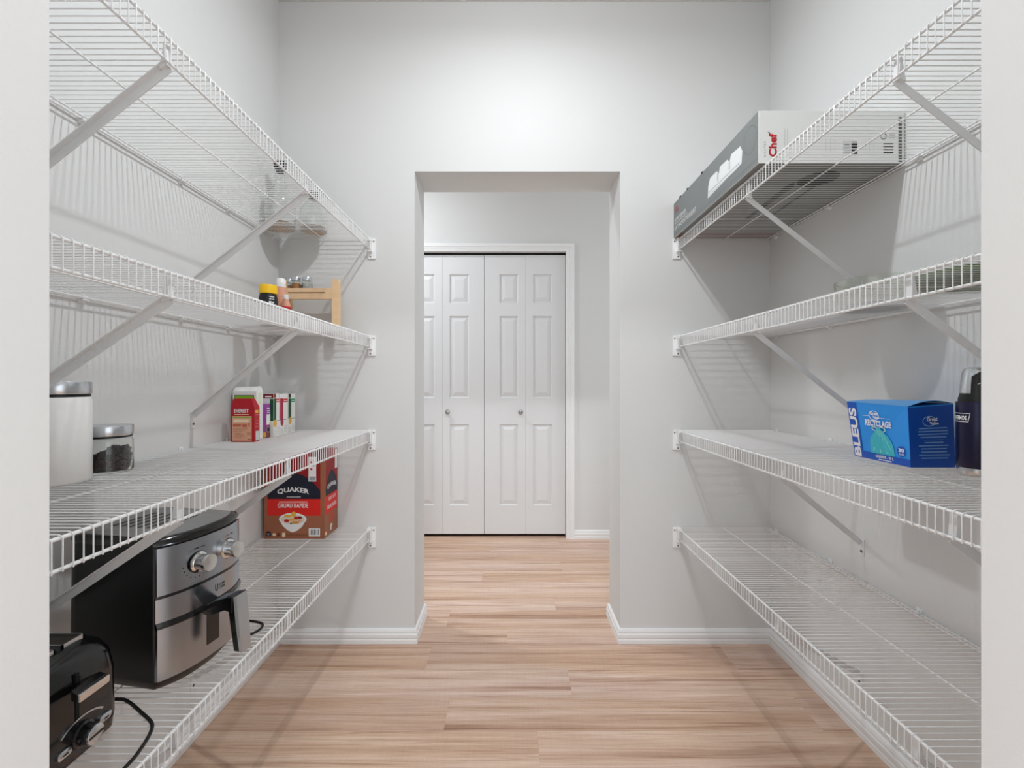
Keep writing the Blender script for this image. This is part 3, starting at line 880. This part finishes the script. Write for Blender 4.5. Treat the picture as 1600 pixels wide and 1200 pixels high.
def plan_loft(steps):
    return MB().loft([[(x, yy, z) for x, yy in outline(g, fg)] for z, g, fg in steps])
body = plan_loft([(0.004, -0.022, 0), (0.018, -0.010, 0), (0.033, -0.003, 0), (0.10, 0, 0), (0.25, -0.001, 0), (0.296, -0.003, 0)]).build('fryer_body', BLACKP, AF, True)
plan_loft([(0.296, -0.002, 0), (0.300, 0.0, 0), (0.306, -0.001, 0), (0.311, -0.004, 0), (0.313, -0.008, 0), (0.3125, -0.011, 0)]).build('top_rim', BLACKG, AF, True)
plan_loft([(0.3126, -0.0115, 0), (0.3140, -0.013, 0)]).build('top_panel', GREYTOP, AF, True)
gri = MB()
for k in range(6):
    gri.box(-0.06 + k * 0.022, -0.05 + k * 0.022, -0.05, 0.05, 0.3139, 0.3144)
gri.build('top_vent', BLACKP, AF)
def front_strip(name, m, z0, z1, s0, s1, g0, g1, n=28, bot=0.0):
    """curved plate hugging the front between two heights"""
    r = []
    for k in range(n + 1):
        s = s0 + (s1 - s0) * k / n
        r.append([(fx(s, g0), s, z0), (fx(s, g1) - 0.0, s, z0), (fx(s, g1), s, z1), (fx(s, g0), s, z1)])
    return MB().loft(r).build(name, m, AF, True)
front_strip('control_panel', STEEL, 0.2005, 0.2945, -0.1035, 0.1065, -0.002, 0.0016)
front_strip('steel_band', STEEL, 0.148, 0.1945, -0.1055, 0.1065, -0.002, 0.0016)
front_strip('panel_seam', BLACKG, 0.1945, 0.2005, -0.105, 0.107, -0.002, 0.0006)
# drawer stands a little proud with a black collar on top
dr = front_strip('drawer_front', STEEL, 0.034, 0.136, -0.1045, 0.1075, -0.002, 0.0045)
rr = []
for k in range(29):
    s = -0.1055 + 0.215 * k / 28
    rr.append([(fx(s, -0.002), s, 0.136), (fx(s, 0.0050), s, 0.136), (fx(s, 0.0055), s, 0.1405), (fx(s, 0.003), s, 0.1475), (fx(s, -0.002), s, 0.148)])
MB().loft(rr).build('drawer_collar', BLACKG, AF, True)
rr = []
for k in range(13):
    s = -0.016 + 0.032 * k / 12
    rr.append([(fx(s, 0.0040), s, 0.060), (fx(s, 0.0052), s, 0.060), (fx(s, 0.0052), s, 0.128), (fx(s, 0.0040), s, 0.128)])
MB().loft(rr).build('drawer_window', BLACKG, AF, True)
# handle: black arm, hanging grip with steel face
hd = MB()
sec = [(0.145, 0.126, 0.146), (0.165, 0.128, 0.156), (0.195, 0.140, 0.166), (0.214, 0.136, 0.170)]
hd.loft([[(x, -0.020, z0), (x, 0.020, z0), (x, 0.020, z1), (x, -0.020, z1)] for x, z0, z1 in sec])
hd.loft([[(0.196, -0.015, 0.168), (0.216, -0.015, 0.170), (0.216, 0.015, 0.170), (0.196, 0.015, 0.168)],
         [(0.204, -0.015, 0.110), (0.222, -0.015, 0.110), (0.222, 0.015, 0.110), (0.204, 0.015, 0.110)],
         [(0.212, -0.013, 0.052), (0.229, -0.013, 0.052), (0.229, 0.013, 0.052), (0.212, 0.013, 0.052)]])
ho = hd.build('handle', BLACKG, AF, bevel=0.002)
MB().loft([[(0.214, -0.0165, 0.1685), (0.220, -0.0145, 0.1705), (0.220, 0.0145, 0.1705), (0.214, 0.0165, 0.1685)],
           [(0.220, -0.0165, 0.110), (0.226, -0.0145, 0.110), (0.226, 0.0145, 0.110), (0.220, 0.0165, 0.110)],
           [(0.227, -0.0145, 0.052), (0.232, -0.0125, 0.051), (0.232, 0.0125, 0.051), (0.227, 0.0145, 0.052)]]).build('handle_steel_face', STEELV, ho)
for s in (-0.032, 0.046):
    c = (fx(s, 0.0016), s, 0.245)
    k = MB().lathe([(0.021, 0.0), (0.021, 0.002), (0.0185, 0.003), (0.0165, 0.0045), (0.0155, 0.018), (0.0175, 0.020), (0.0178, 0.027), (0.0165, 0.0295), (0.0, 0.030)], 32, c, 'x', cap=False).build('knob', CHROME, AF, True)
    MB().lathe([(0.0225, -0.0005), (0.0225, 0.001), (0.0208, 0.0012)], 32, c, 'x').build('knob_ring', BLACKG, k, True)
def Pf(s, z, off=0.0):
    return Vector((fx(s, 0.0016 + off), s, z))
for k in range(9):
    an = PI * 1.02 + PI * 0.80 * k / 8
    disc(Pf, -0.032 + 0.031 * math.cos(an), 0.245 + 0.031 * math.sin(an), 0.0012, 0.0016, PRK, AF, 0.0004, 'dial_mark', 8)
bars(Pf, [(-0.042, 0.2735, -0.032, 0.2760), (-0.030, 0.2738, -0.016, 0.2752), (0.040, 0.2738, 0.054, 0.2752), (0.058, 0.2735, 0.066, 0.2760)], PRK, AF, 0.0004)
text('U', Pf, 0.009, 0.163, 0.0165, 0.178, PRK, AF, 0.0004, 0.05)
text('ULTIMA', Pf, 0.019, 0.1715, 0.037, 0.176, PRK, AF, 0.0004, 0.01)
text('COSA', Pf, 0.019, 0.164, 0.037, 0.170, PRK, AF, 0.0004, 0.02)
foot = MB()
for x, yy in ((0.08, -0.06), (0.08, 0.06), (-0.07, -0.06), (-0.07, 0.06)):
    MB().lathe([(0.010, 0), (0.011, 0.006)], 14, (x, yy, 0)).build('foot', BLACKP, AF)

def smooth_path(pts, n=6):
    pts = [Vector(p) for p in pts]
    out = []
    for i in range(len(pts) - 1):
        p0, p1, p2, p3 = pts[max(i - 1, 0)], pts[i], pts[i + 1], pts[min(i + 2, len(pts) - 1)]
        for k in range(n):
            t_ = k / n
            out.append(0.5 * ((2 * p1) + (p2 - p0) * t_ + (2 * p0 - 5 * p1 + 4 * p2 - p3) * t_ ** 2 + (3 * p1 - p0 - 3 * p2 + p3) * t_ ** 3))
    out.append(pts[-1])
    return out
inv = AF.rotation_euler.to_matrix().inverted()
def to_af(x, yy, z):
    return inv @ (Vector((x, yy, z)) - AF.location)
cz = S[4] + 0.0036
MB().tube(smooth_path([to_af(-0.93, 1.14, cz + 0.05), to_af(-0.88, 1.18, cz), to_af(-0.76, 1.19, cz), to_af(-0.655, 1.175, cz), to_af(-0.632, 1.145, cz),
                       to_af(-0.650, 1.115, cz), to_af(-0.70, 1.125, cz), to_af(-0.76, 1.15, cz)]), 0.0032, 8).build('power_cord', CORD, AF, True)

# toaster, lever end towards the aisle
TO = thing('toaster', (-0.845, 0.742, S[4] + 0.0005), 'glossy black toaster with chrome lever and dial at lower left', 'toaster')
def rrect(hx, hy, r, n=6):
    pts = []
    for cx_, cy_, a0 in ((hx - r, hy - r, 0), (-hx + r, hy - r, 90), (-hx + r, -hy + r, 180), (hx - r, -hy + r, 270)):
        for k in range(n + 1):
            an = math.radians(a0 + 90 * k / n)
            pts.append((cx_ + r * math.cos(an), cy_ + r * math.sin(an)))
    return pts
def rloft(steps):
    return MB().loft([[(x, yy, z) for x, yy in rrect(hx, hy, r)] for z, hx, hy, r in steps])
rloft([(0.008, 0.128, 0.070, 0.02), (0.014, 0.136, 0.078, 0.02), (0.04, 0.139, 0.080, 0.021), (0.12, 0.138, 0.079, 0.022), (0.152, 0.135, 0.076, 0.026), (0.170, 0.128, 0.069, 0.03),
       (0.180, 0.117, 0.059, 0.034), (0.184, 0.108, 0.050, 0.03)]).build('toaster_body', BLACKG, TO, True)
rloft([(0.0, 0.125, 0.066, 0.03), (0.009, 0.128, 0.070, 0.03)]).build('toaster_base', BLACKP, TO, True)
SLOTSHADE = mat('brown painted slot shade', (34, 25, 17), 0.6)
for y0_, y1_ in ((0.006, 0.044), (-0.044, -0.006)):
    m = MB(); x0_, x1_, q = -0.112, 0.106, 0.0025
    m.box(x0_, x1_, y0_, y0_ + q, 0.178, 0.1900); m.box(x0_, x1_, y1_ - q, y1_, 0.178, 0.1900)
    m.box(x0_, x0_ + q, y0_, y1_, 0.178, 0.1900); m.box(x1_ - q, x1_, y0_, y1_, 0.178, 0.1900)
    fo = m.build('slot_frame', STEELV, TO)
    MB().box(x0_ + q, x1_ - q, y0_ + q, y1_ - q, 0.1835, 0.1848).build('slot_shade_plate', SLOTSHADE, fo)  # brown plate near the rim, its darkness painted as slot shade
FXT = 0.139
MB().box(FXT - 0.004, FXT + 0.0006, -0.006, 0.000, 0.055, 0.150).build('lever_slot_shade', GAPSHADE, TO)  # dark strip on the face, painted as the shade inside the slot
lv = MB().loft([[(FXT, -0.012, 0.124), (FXT, 0.006, 0.124), (FXT, 0.006, 0.136), (FXT, -0.012, 0.136)],
                [(FXT + 0.014, -0.028, 0.122), (FXT + 0.014, 0.022, 0.122), (FXT + 0.014, 0.022, 0.138), (FXT + 0.014, -0.028, 0.138)],
                [(FXT + 0.026, -0.031, 0.121), (FXT + 0.026, 0.022, 0.121), (FXT + 0.026, 0.022, 0.134), (FXT + 0.026, -0.031, 0.134)]]).build('lever', BLACKG, TO, bevel=0.0015)
MB().box(FXT + 0.026, FXT + 0.031, -0.031, 0.022, 0.121, 0.134).build('lever_chrome_tip', CHROME, lv, bevel=0.0018)
kn = MB().lathe([(0.021, 0), (0.020, 0.004), (0.0165, 0.006), (0.016, 0.018), (0.0145, 0.022)], 28, (FXT - 0.001, 0.006, 0.045), 'x').build('dial', BLACKG, TO, True)
MB().lathe([(0.0150, 0.0205), (0.0150, 0.0235), (0.0138, 0.0245), (0, 0.0245)], 28, (FXT - 0.001, 0.006, 0.045), 'x', cap=False).build('dial_face', STEELV, kn, True)
MB().box(FXT + 0.0234, FXT + 0.0250, -0.007, 0.019, 0.0442, 0.0460).build('dial_mark', BLACKP, kn)
def arc_strip():
    m = MB(); rings = []
    for k in range(13):
        an = math.radians(35 + 110 * k / 12)
        rings.append([(FXT - 0.002 + e, 0.006 - rr_ * math.cos(an) * 1.5, 0.045 + rr_ * math.sin(an)) for e, rr_ in ((0, 0.0285), (0.0032, 0.0285), (0.0032, 0.0310), (0, 0.0310))])
    return m.loft(rings)
arc_strip().build('dial_arc', STEELV, TO, True)
for yy, zb in ((-0.026, 0.038), (0.046, 0.044)):
    bt = MB()
    r0 = [(a_, b_) for a_, b_ in rrect(0.0115, 0.0062, 0.005, 4)]
    bt.loft([[(FXT - 0.004, yy + a_, zb + b_) for a_, b_ in r0], [(FXT + 0.003, yy + a_, zb + b_) for a_, b_ in r0], [(FXT + 0.0042, yy + a_ * .85, zb + b_ * .8) for a_, b_ in r0]])
    bo_ = bt.build('button', STEELV, TO, True)
    MB().box(FXT + 0.0040, FXT + 0.0046, yy - 0.004, yy + 0.004, zb - 0.002, zb + 0.0005).build('button_mark', BLACKP, bo_)
cp = [(-0.86, 0.86, 0.02), (-0.84, 0.885, 0.0036), (-0.778, 0.889, 0.0036), (-0.748, 0.884, 0.0036), (-0.690, 0.850, 0.0036), (-0.654, 0.826, 0.0036), (-0.638, 0.802, 0.0036),
      (-0.627, 0.768, 0.0036), (-0.622, 0.736, 0.0036), (-0.622, 0.66, 0.0036), (-0.64, 0.56, 0.0036)]
MB().tube(smooth_path([(x + 0.845, yy - 0.742, z) for x, yy, z in cp]), 0.0031, 8).build('power_cord', CORD, TO, True)

# ------------------------------------------------------------------ right shelf 1: long flat carton
GREYBOX = mat('grey carton print', (122, 126, 126), 0.45, noise=0.04, nscale=6)
LRED = mat('red logo print', (190, 30, 40), 0.5)
X0, X1, Y0, Y1, BHH = 0.694, 1.104, 1.2816, 1.952, 0.148
bx = thing('buffet_carton', ((X0 + X1) / 2, (Y0 + Y1) / 2, S[1] + 0.0005), 'long flat grey and white appliance carton on top right shelf', 'box')
a, b = (X1 - X0) / 2, (Y1 - Y0) / 2
MB().box(-a, a, -b, b, 0, BHH).build('carton_body', CARD, bx, bevel=0.0012)
LD = Y1 - Y0
# aisle side: a runs from the far end towards the camera
P = face((-a, b, 0), (0, -1, 0), (0, 0, 1))
rect(P, 0.001, 0.001, LD - 0.001, BHH - 0.001, GREYBOX, bx, 0.0005)
def ua(px): return Y1 - X0 * FPX / (px - 800.0)        # column of the aisle side as read from the photograph
rect(P, 0.0, 0.014, LD, 0.0150, mat('carton seam', (92, 95, 95), 0.6), bx, 0.0009, 'carton_seam')
text('Chef', P, 0.018, 0.100, 0.052, 0.117, LRED, bx, 0.0010, 0.03)
bars(P, [(0.018, 0.120, 0.044, 0.124)], LRED, bx, 0.0010)
text('BUFFET SERVER', P, 0.012, 0.062, 0.135, 0.078, PRW, bx, 0.0010, 0.0)
bars(P, [(0.012, 0.054, 0.150, 0.056)], PRW, bx, 0.0010)
text('PLAT CHAUFFANT POUR BUFFET', P, 0.012, 0.028, 0.235, 0.046, PRW, bx, 0.0010, 0.0)
# pictured white warming dishes
DISHW = mat('pictured white dish', (226, 229, 230), 0.5)
DISHG = mat('pictured grey shade', (168, 172, 174), 0.5)
q0, q1 = ua(1106), ua(1159)
dq = q1 - q0
poly(P, [(q0, 0.034), (q1, 0.044), (q1 + 0.004, 0.080), (q0 + 0.97 * dq, 0.100), (q0 + 0.72 * dq, 0.104), (q0 + 0.68 * dq, 0.085), (q0 + 0.62 * dq, 0.100), (q0 + 0.40 * dq, 0.102),
         (q0 + 0.36 * dq, 0.083), (q0 + 0.30 * dq, 0.098), (q0 + 0.08 * dq, 0.098), (q0 + 0.02 * dq, 0.076)], DISHW, bx, 0.0009)
bars(P, [(q0 + 0.02 * dq, 0.050, q1 - 0.01, 0.053), (q0 + 0.32 * dq, 0.060, q0 + 0.35 * dq, 0.088), (q0 + 0.66 * dq, 0.062, q0 + 0.69 * dq, 0.090), (q0 + 0.02 * dq, 0.040, q1 - 0.02, 0.042)], DISHG, bx, 0.0012)
ring(P, ua(1172), 0.088, 0.036, 0.040, 0.002, mat('carton ring print', (104, 108, 108), 0.5), bx, 0.0009)
# notched top edge of the lid flap
nt_ = MB()
for yy, l_ in ((0.255, 0.012), (0.18, 0.008), (0.04, 0.01)):
    nt_.box(-a - 0.0016, -a + 0.002, yy, yy + l_, BHH - 0.004, BHH + 0.003)
nt_.build('flap_tabs', PRK, bx)
# underside
P = face((-a, -b, 0), (0, 1, 0), (1, 0, 0))
rect(P, 0.002, 0.002, LD - 0.07, 2 * a - 0.002, mat('grey underside print', (132, 134, 132), 0.55), bx, 0.0004)
rect(P, LD - 0.07, 0.002, LD - 0.002, 2 * a - 0.002, mat('reddish brown underside', (116, 78, 66), 0.55), bx, 0.0004)
disc(P, 0.10, 0.235, 0.055, 0.055, PRK, bx, 0.0009)
poly(P, [(0.12, 0.175), (0.15, 0.165), (0.44, 0.185), (0.44, 0.200), (0.15, 0.195)], PRK, bx, 0.0009)
poly(P, [(0.14, 0.262), (0.40, 0.272), (0.46, 0.266), (0.40, 0.262), (0.14, 0.250)], PRK, bx, 0.0009)
bars(P, [(0.42 + 0.012 * k, 0.32, 0.425 + 0.012 * k, 0.37) for k in range(6)] + [(0.52, 0.10 + k * 0.02, 0.53, 0.112 + k * 0.02) for k in range(4)], GREYP, bx, 0.0009)
# end towards the camera: logo reads upwards
P = face((-a, -b, 0), (0, 0, 1), (-1, 0, 0))
text('Chef', P, 0.018, -0.052, 0.084, -0.029, LRED, bx, 0.0006, 0.045)
text('MASTER', P, 0.018, -0.021, 0.062, -0.0155, GREYP, bx, 0.0006, 0.0, spacing=1.6)
bars(P, [(0.085, -0.032, 0.088, -0.026)], GREYP, bx, 0.0006)
P = face((-a, -b, 0), (1, 0, 0), (0, 0, 1))
bars(P, [(0.073 + 0.008 * k, 0.040, 0.0745 + 0.008 * k, 0.098) for k in range(2)], LGREY, bx, 0.0006)
rect(P, 0.238, 0.022, 0.278, 0.062, LGREY, bx, 0.0005)
bars(P, [(0.262, 0.024, 0.278, 0.060)], PRK, bx, 0.0008)
bars(P, [(0.242, 0.030 + 0.01 * k, 0.256, 0.034 + 0.01 * k) for k in range(3)], GREYP, bx, 0.0008)
ring(P, 0.352, 0.076, 0.009, 0.009, 0.002, PRK, bx, 0.0006)
bars(P, [(0.368, 0.070 + 0.006 * k, 0.384, 0.072 + 0.006 * k) for k in range(3)], GREYP, bx, 0.0006)
bars(P, [(0.352, 0.028 + 0.0085 * k, 0.380, 0.0315 + 0.0085 * k) for k in range(4)], PRK, bx, 0.0006)
bars(P, [(0.19 + 0.012 * k, 0.03, 0.191 + 0.012 * k, 0.07) for k in range(3)] + [(0.30 + 0.012 * k, 0.03, 0.301 + 0.012 * k, 0.07) for k in range(3)], LGREY, bx, 0.0006)
rect(P, 2 * a - 0.016, 0.002, 2 * a - 0.006, 0.13, mat('dark edge tape', (96, 96, 96), 0.5), bx, 0.0006, 'edge_tape')

# ------------------------------------------------------------------ right shelf 2: glass bowl, green dish
gb = thing('glass_bowl', (1.000, 1.250, S[2] + 0.0005), 'clear round glass bowl with thick base on second right shelf', 'bowl')
prof = [(0.074, 0), (0.078, 0.004), (0.086, 0.020), (0.094, 0.060), (0.096, 0.076), (0.095, 0.079)]
MB().lathe([(0, 0)] + shell(prof, 0.0035, 0.010) + [(0, 0.010)], 48, cap=False).build('glass_body', GLASSG, gb, True)
MB().lathe([(0, 0.0105), (0.070, 0.0105), (0.070, 0.014), (0, 0.014)], 40, cap=False).build('dark_mat', mat('dark olive mat', (74, 80, 66), 0.6), gb, True)
GRD = mat('olive green glaze', (70, 104, 44), 0.35, noise=0.05)
gd = thing('green_dish', (0.955, 0.880, S[2] + 0.0005), 'shallow olive green round dish at the right edge of second right shelf', 'dish')
MB().lathe([(0, 0), (0.132, 0), (0.140, 0.003), (0.146, 0.009), (0.147, 0.012), (0.144, 0.012), (0.138, 0.006), (0.130, 0.004), (0, 0.004)], 48, cap=False).build('dish_body', GRD, gd, True)
MB().lathe([(0.112, 0.0), (0.118, -0.0003), (0.124, 0.0)], 48, cap=False).build('foot_ring', GRD, gd, True)

# ------------------------------------------------------------------ right shelf 3: blue box of bags, flask
BLUE = mat('sky blue print', (38, 148, 236), 0.4, noise=0.03)
DBLUE = mat('dark blue print', (14, 76, 172), 0.4, noise=0.03)
BBAND = mat('royal blue print', (20, 86, 190), 0.4)
bb_ = thing('bag_box', (1.008, 1.178, S[3] + 0.0005), 'bright blue box of recycling bags beside the dark flask', 'box')
o0 = Vector((1.008, 1.178, S[3] + 0.0005))
def lp(x, yy, z): return Vector((x, yy, z)) - Vector((o0.x, o0.y, 0))
A0, A1 = lp(0.955, 1.267, 0), lp(0.955, 1.090, 0)          # aisle side bottom: far, near
B0, B1 = lp(0.933, 1.268, 0.150), lp(0.946, 1.088, 0.145)  # aisle side top: far, near
R1, R0 = lp(1.062, 1.090, 0.0), lp(1.066, 1.267, 0.0)
T1, T0 = lp(1.055, 1.088, 0.153), lp(1.052, 1.268, 0.154)
MB().hexa([A1, R1, R0, A0, B1, T1, T0, B0]).build('box_body', BLUE, bb_)
LA = 1.0
def Pa(a_, b_, off=0.0):
    """aisle side: a 0..1 from far to near, b 0..1 up"""
    p = (A0 * (1 - a_) + A1 * a_) * (1 - b_) + (B0 * (1 - a_) + B1 * a_) * b_
    return p + Vector((-1, 0, -0.1)).normalized() * off
def Pe(a_, b_, off=0.0):
    p = (A1 * (1 - a_) + R1 * a_) * (1 - b_) + (B1 * (1 - a_) + T1 * a_) * b_
    return p + Vector((0, -1, 0)) * off
rect(Pe, 0, 0, 1, 0.985, DBLUE, bb_, 0.0004)
rect(Pa, 0, 0, 0.175, 1, BBAND, bb_, 0.0004)
rect(Pa, 0.175, 0, 1, 0.125, BBAND, bb_, 0.0004)
text('BLEUS', lambda a_, b_, off=0.0: Pa(0.15 - b_, a_, off), 0.015, 0.0, 0.90, 0.135, PRW, bb_, 0.0008, 0.045)
ring(Pa, 0.46, 0.795, 0.085, 0.085, 0.010, PRW, bb_, 0.0008)
text('Great', Pa, 0.40, 0.80, 0.54, 0.865, PRW, bb_, 0.0010, 0.04)
text('Value', Pa, 0.44, 0.745, 0.55, 0.795, PRW, bb_, 0.0010, 0.04)
bars(Pa, [(0.26, 0.775, 0.38, 0.781), (0.55, 0.758, 0.72, 0.764)], PRW, bb_, 0.0008)
text('RECYCLAGE', Pa, 0.295, 0.605, 0.735, 0.715, PRW, bb_, 0.0008, 0.04)
TEALB = mat('pictured teal bag', (58, 184, 200), 0.4, noise=0.25, nscale=60, stretch=(1, 3, 0.5))
PALET = mat('pictured pale teal', (150, 220, 214), 0.4)
CRM = mat('pictured drawstring', (196, 222, 196), 0.5)
ring(Pa, 0.455, 0.565, 0.055, 0.040, 0.016, CRM, bb_, 0.0008)
ring(Pa, 0.575, 0.560, 0.062, 0.045, 0.016, CRM, bb_, 0.0008)
poly(Pa, [(0.345, 0.125), (0.76, 0.125), (0.755, 0.26), (0.72, 0.37), (0.66, 0.46), (0.59, 0.525), (0.54, 0.585), (0.49, 0.575), (0.44, 0.50), (0.38, 0.42), (0.345, 0.33)], TEALB, bb_, 0.0011)
for q in ((0.40, 0.16, 0.50, 0.54), (0.52, 0.15, 0.525, 0.55), (0.64, 0.16, 0.545, 0.54), (0.71, 0.20, 0.57, 0.53)):
    poly(Pa, [(q[0] - 0.008, q[1]), (q[0] + 0.008, q[1]), (q[2] + 0.003, q[3]), (q[2] - 0.003, q[3])], PALET, bb_, 0.0014)
disc(Pa, 0.87, 0.235, 0.072, 0.092, BBAND, bb_, 0.0008)
text('30', Pa, 0.825, 0.225, 0.915, 0.290, PRW, bb_, 0.0012, 0.04)
text('SACS', Pa, 0.830, 0.170, 0.912, 0.205, PRW, bb_, 0.0012, 0.03)
text('GRANDS - 90 L', Pa, 0.42, 0.055, 0.735, 0.105, PRW, bb_, 0.0008, 0.03)
bars(Pa, [(0.47, 0.020, 0.70, 0.035)], PRW, bb_, 0.0008)
ring(Pe, 0.46, 0.745, 0.15, 0.085, 0.012, mat('pale blue logo', (150, 190, 230), 0.5), bb_, 0.0007)
text('Great', Pe, 0.40, 0.745, 0.64, 0.81, PRW, bb_, 0.0010, 0.03)
text('Value', Pe, 0.46, 0.685, 0.66, 0.735, PRW, bb_, 0.0010, 0.03)
TXB = mat('pale blue small print', (120, 160, 214), 0.5)
rows = []
for k, (c0, c1) in enumerate(((.22, .84), (.20, .86), (.20, .86), (.25, .82))):
    rows.append((c0, 0.622 - k * 0.048, c1, 0.640 - k * 0.048))
rows.append((0.30, 0.442, 0.75, 0.446))
for k, (c0, c1) in enumerate(((.33, .75), (.20, .86), (.25, .82), (.25, .82), (.20, .88), (.25, .84))):
    rows.append((c0, 0.392 - k * 0.050, c1, 0.410 - k * 0.050))
bars(Pe, rows, TXB, bb_, 0.0008)
# lid flap bowed up at the near end
fl = MB(); rings = []
for k in range(9):
    f = k / 8
    p = B1 * (1 - f) + T1 * f
    q = B0 * (1 - f) + T0 * f
    up = Vector((0, 0, 0.010 * math.sin(PI * f)))
    rings.append([p + up + Vector((0, 0, 0.0004)), p + up + Vector((0, 0, 0.0012)), q + up * 0.3 + Vector((0, 0, 0.0012)), q + up * 0.3 + Vector((0, 0, 0.0004))])
fl.loft(rings).build('lid_flap', mat('pale sky blue print', (74, 158, 226), 0.3), bb_, True)

TH = thing('insulated_flask', (1.026, 1.000, S[3] + 0.0005), 'dark navy insulated flask with steel lid and base', 'bottle')
NAVYM = mat('navy lacquer', (24, 24, 56), 0.3, 0.3, noise=0.03)
MB().lathe([(0.030, 0), (0.034, 0.004), (0.0355, 0.012), (0.0355, 0.017)], 40).build('steel_base', STEELV, TH, True)
MB().lathe([(0.0355, 0.017), (0.037, 0.019), (0.037, 0.160), (0.0365, 0.1615)], 40).build('flask_body', NAVYM, TH, True)
MB().lathe([(0.0335, 0.1615), (0.0335, 0.168), (0.031, 0.177), (0.031, 0.180)], 40).build('dark_collar', BLACKP, TH, True)
MB().lathe([(0.0315, 0.180), (0.0315, 0.182), (0.030, 0.200), (0.027, 0.226), (0.024, 0.234), (0.018, 0.237), (0, 0.238)], 40, cap=False).build('steel_lid', STEELV, TH, True)
tb = MB()
rings = []
for k in range(13):
    an = math.radians(-158 + 76 * k / 12)
    ca, sa = math.cos(an), math.sin(an)
    sl = 0.010 * max(0, 1 - k / 4)
    rings.append([(r_ * ca, r_ * sa, z_) for r_, z_ in ((0.0295, 0.168), (0.0345, 0.168), (0.0330, 0.184), (0.0315, 0.203), (0.0290, 0.227 - sl), (0.0245, 0.227 - sl))])
tb.loft(rings).build('lid_latch', BLACKP, TH, True)
MB().tube([(0.034 * math.cos(math.radians(q_)), 0.034 * math.sin(math.radians(q_)), z_) for q_, z_ in ((-138, 0.200), (-132, 0.202), (-122, 0.206))], 0.0009, 6).build('latch_wire', STEELV, TH, True)
Pt = cylface((0, 0, 0), 0.037, math.radians(-182))
text('THERMOS.', Pt, -0.023, 0.1215, 0.0115, 0.131, PRW, TH, 0.0006, 0.035)
def rimline(P, pts, w_, m, parent, off):
    vs, fs = [], []
    n = len(pts)
    cx_ = sum(p[0] for p in pts) / n; cy_ = sum(p[1] for p in pts) / n
    dense = []
    for i in range(n):
        p, q = pts[i], pts[(i + 1) % n]
        for k in range(8):
            dense.append((p[0] + (q[0] - p[0]) * k / 8, p[1] + (q[1] - p[1]) * k / 8))
    for p in dense:
        dx, dy = cx_ - p[0], cy_ - p[1]
        l_ = math.hypot(dx * 0.4, dy) or 1
        vs += [P(p[0], p[1], off), P(p[0] + dx * 0.4 / l_ * w_, p[1] + dy / l_ * w_, off)]
    n = len(dense)
    for i in range(n):
        j = (i + 1) % n
        fs.append((2 * i, 2 * j, 2 * j + 1, 2 * i + 1))
    me = bpy.data.meshes.new('logo_border'); me.from_pydata(vs, [], fs); me.materials.append(m)
    link('logo_border', me, parent)
rimline(Pt, [(-0.027, 0.1175), (0.0135, 0.1175), (0.0170, 0.1365), (-0.024, 0.1365)], 0.0013, PRW, TH, 0.0006)
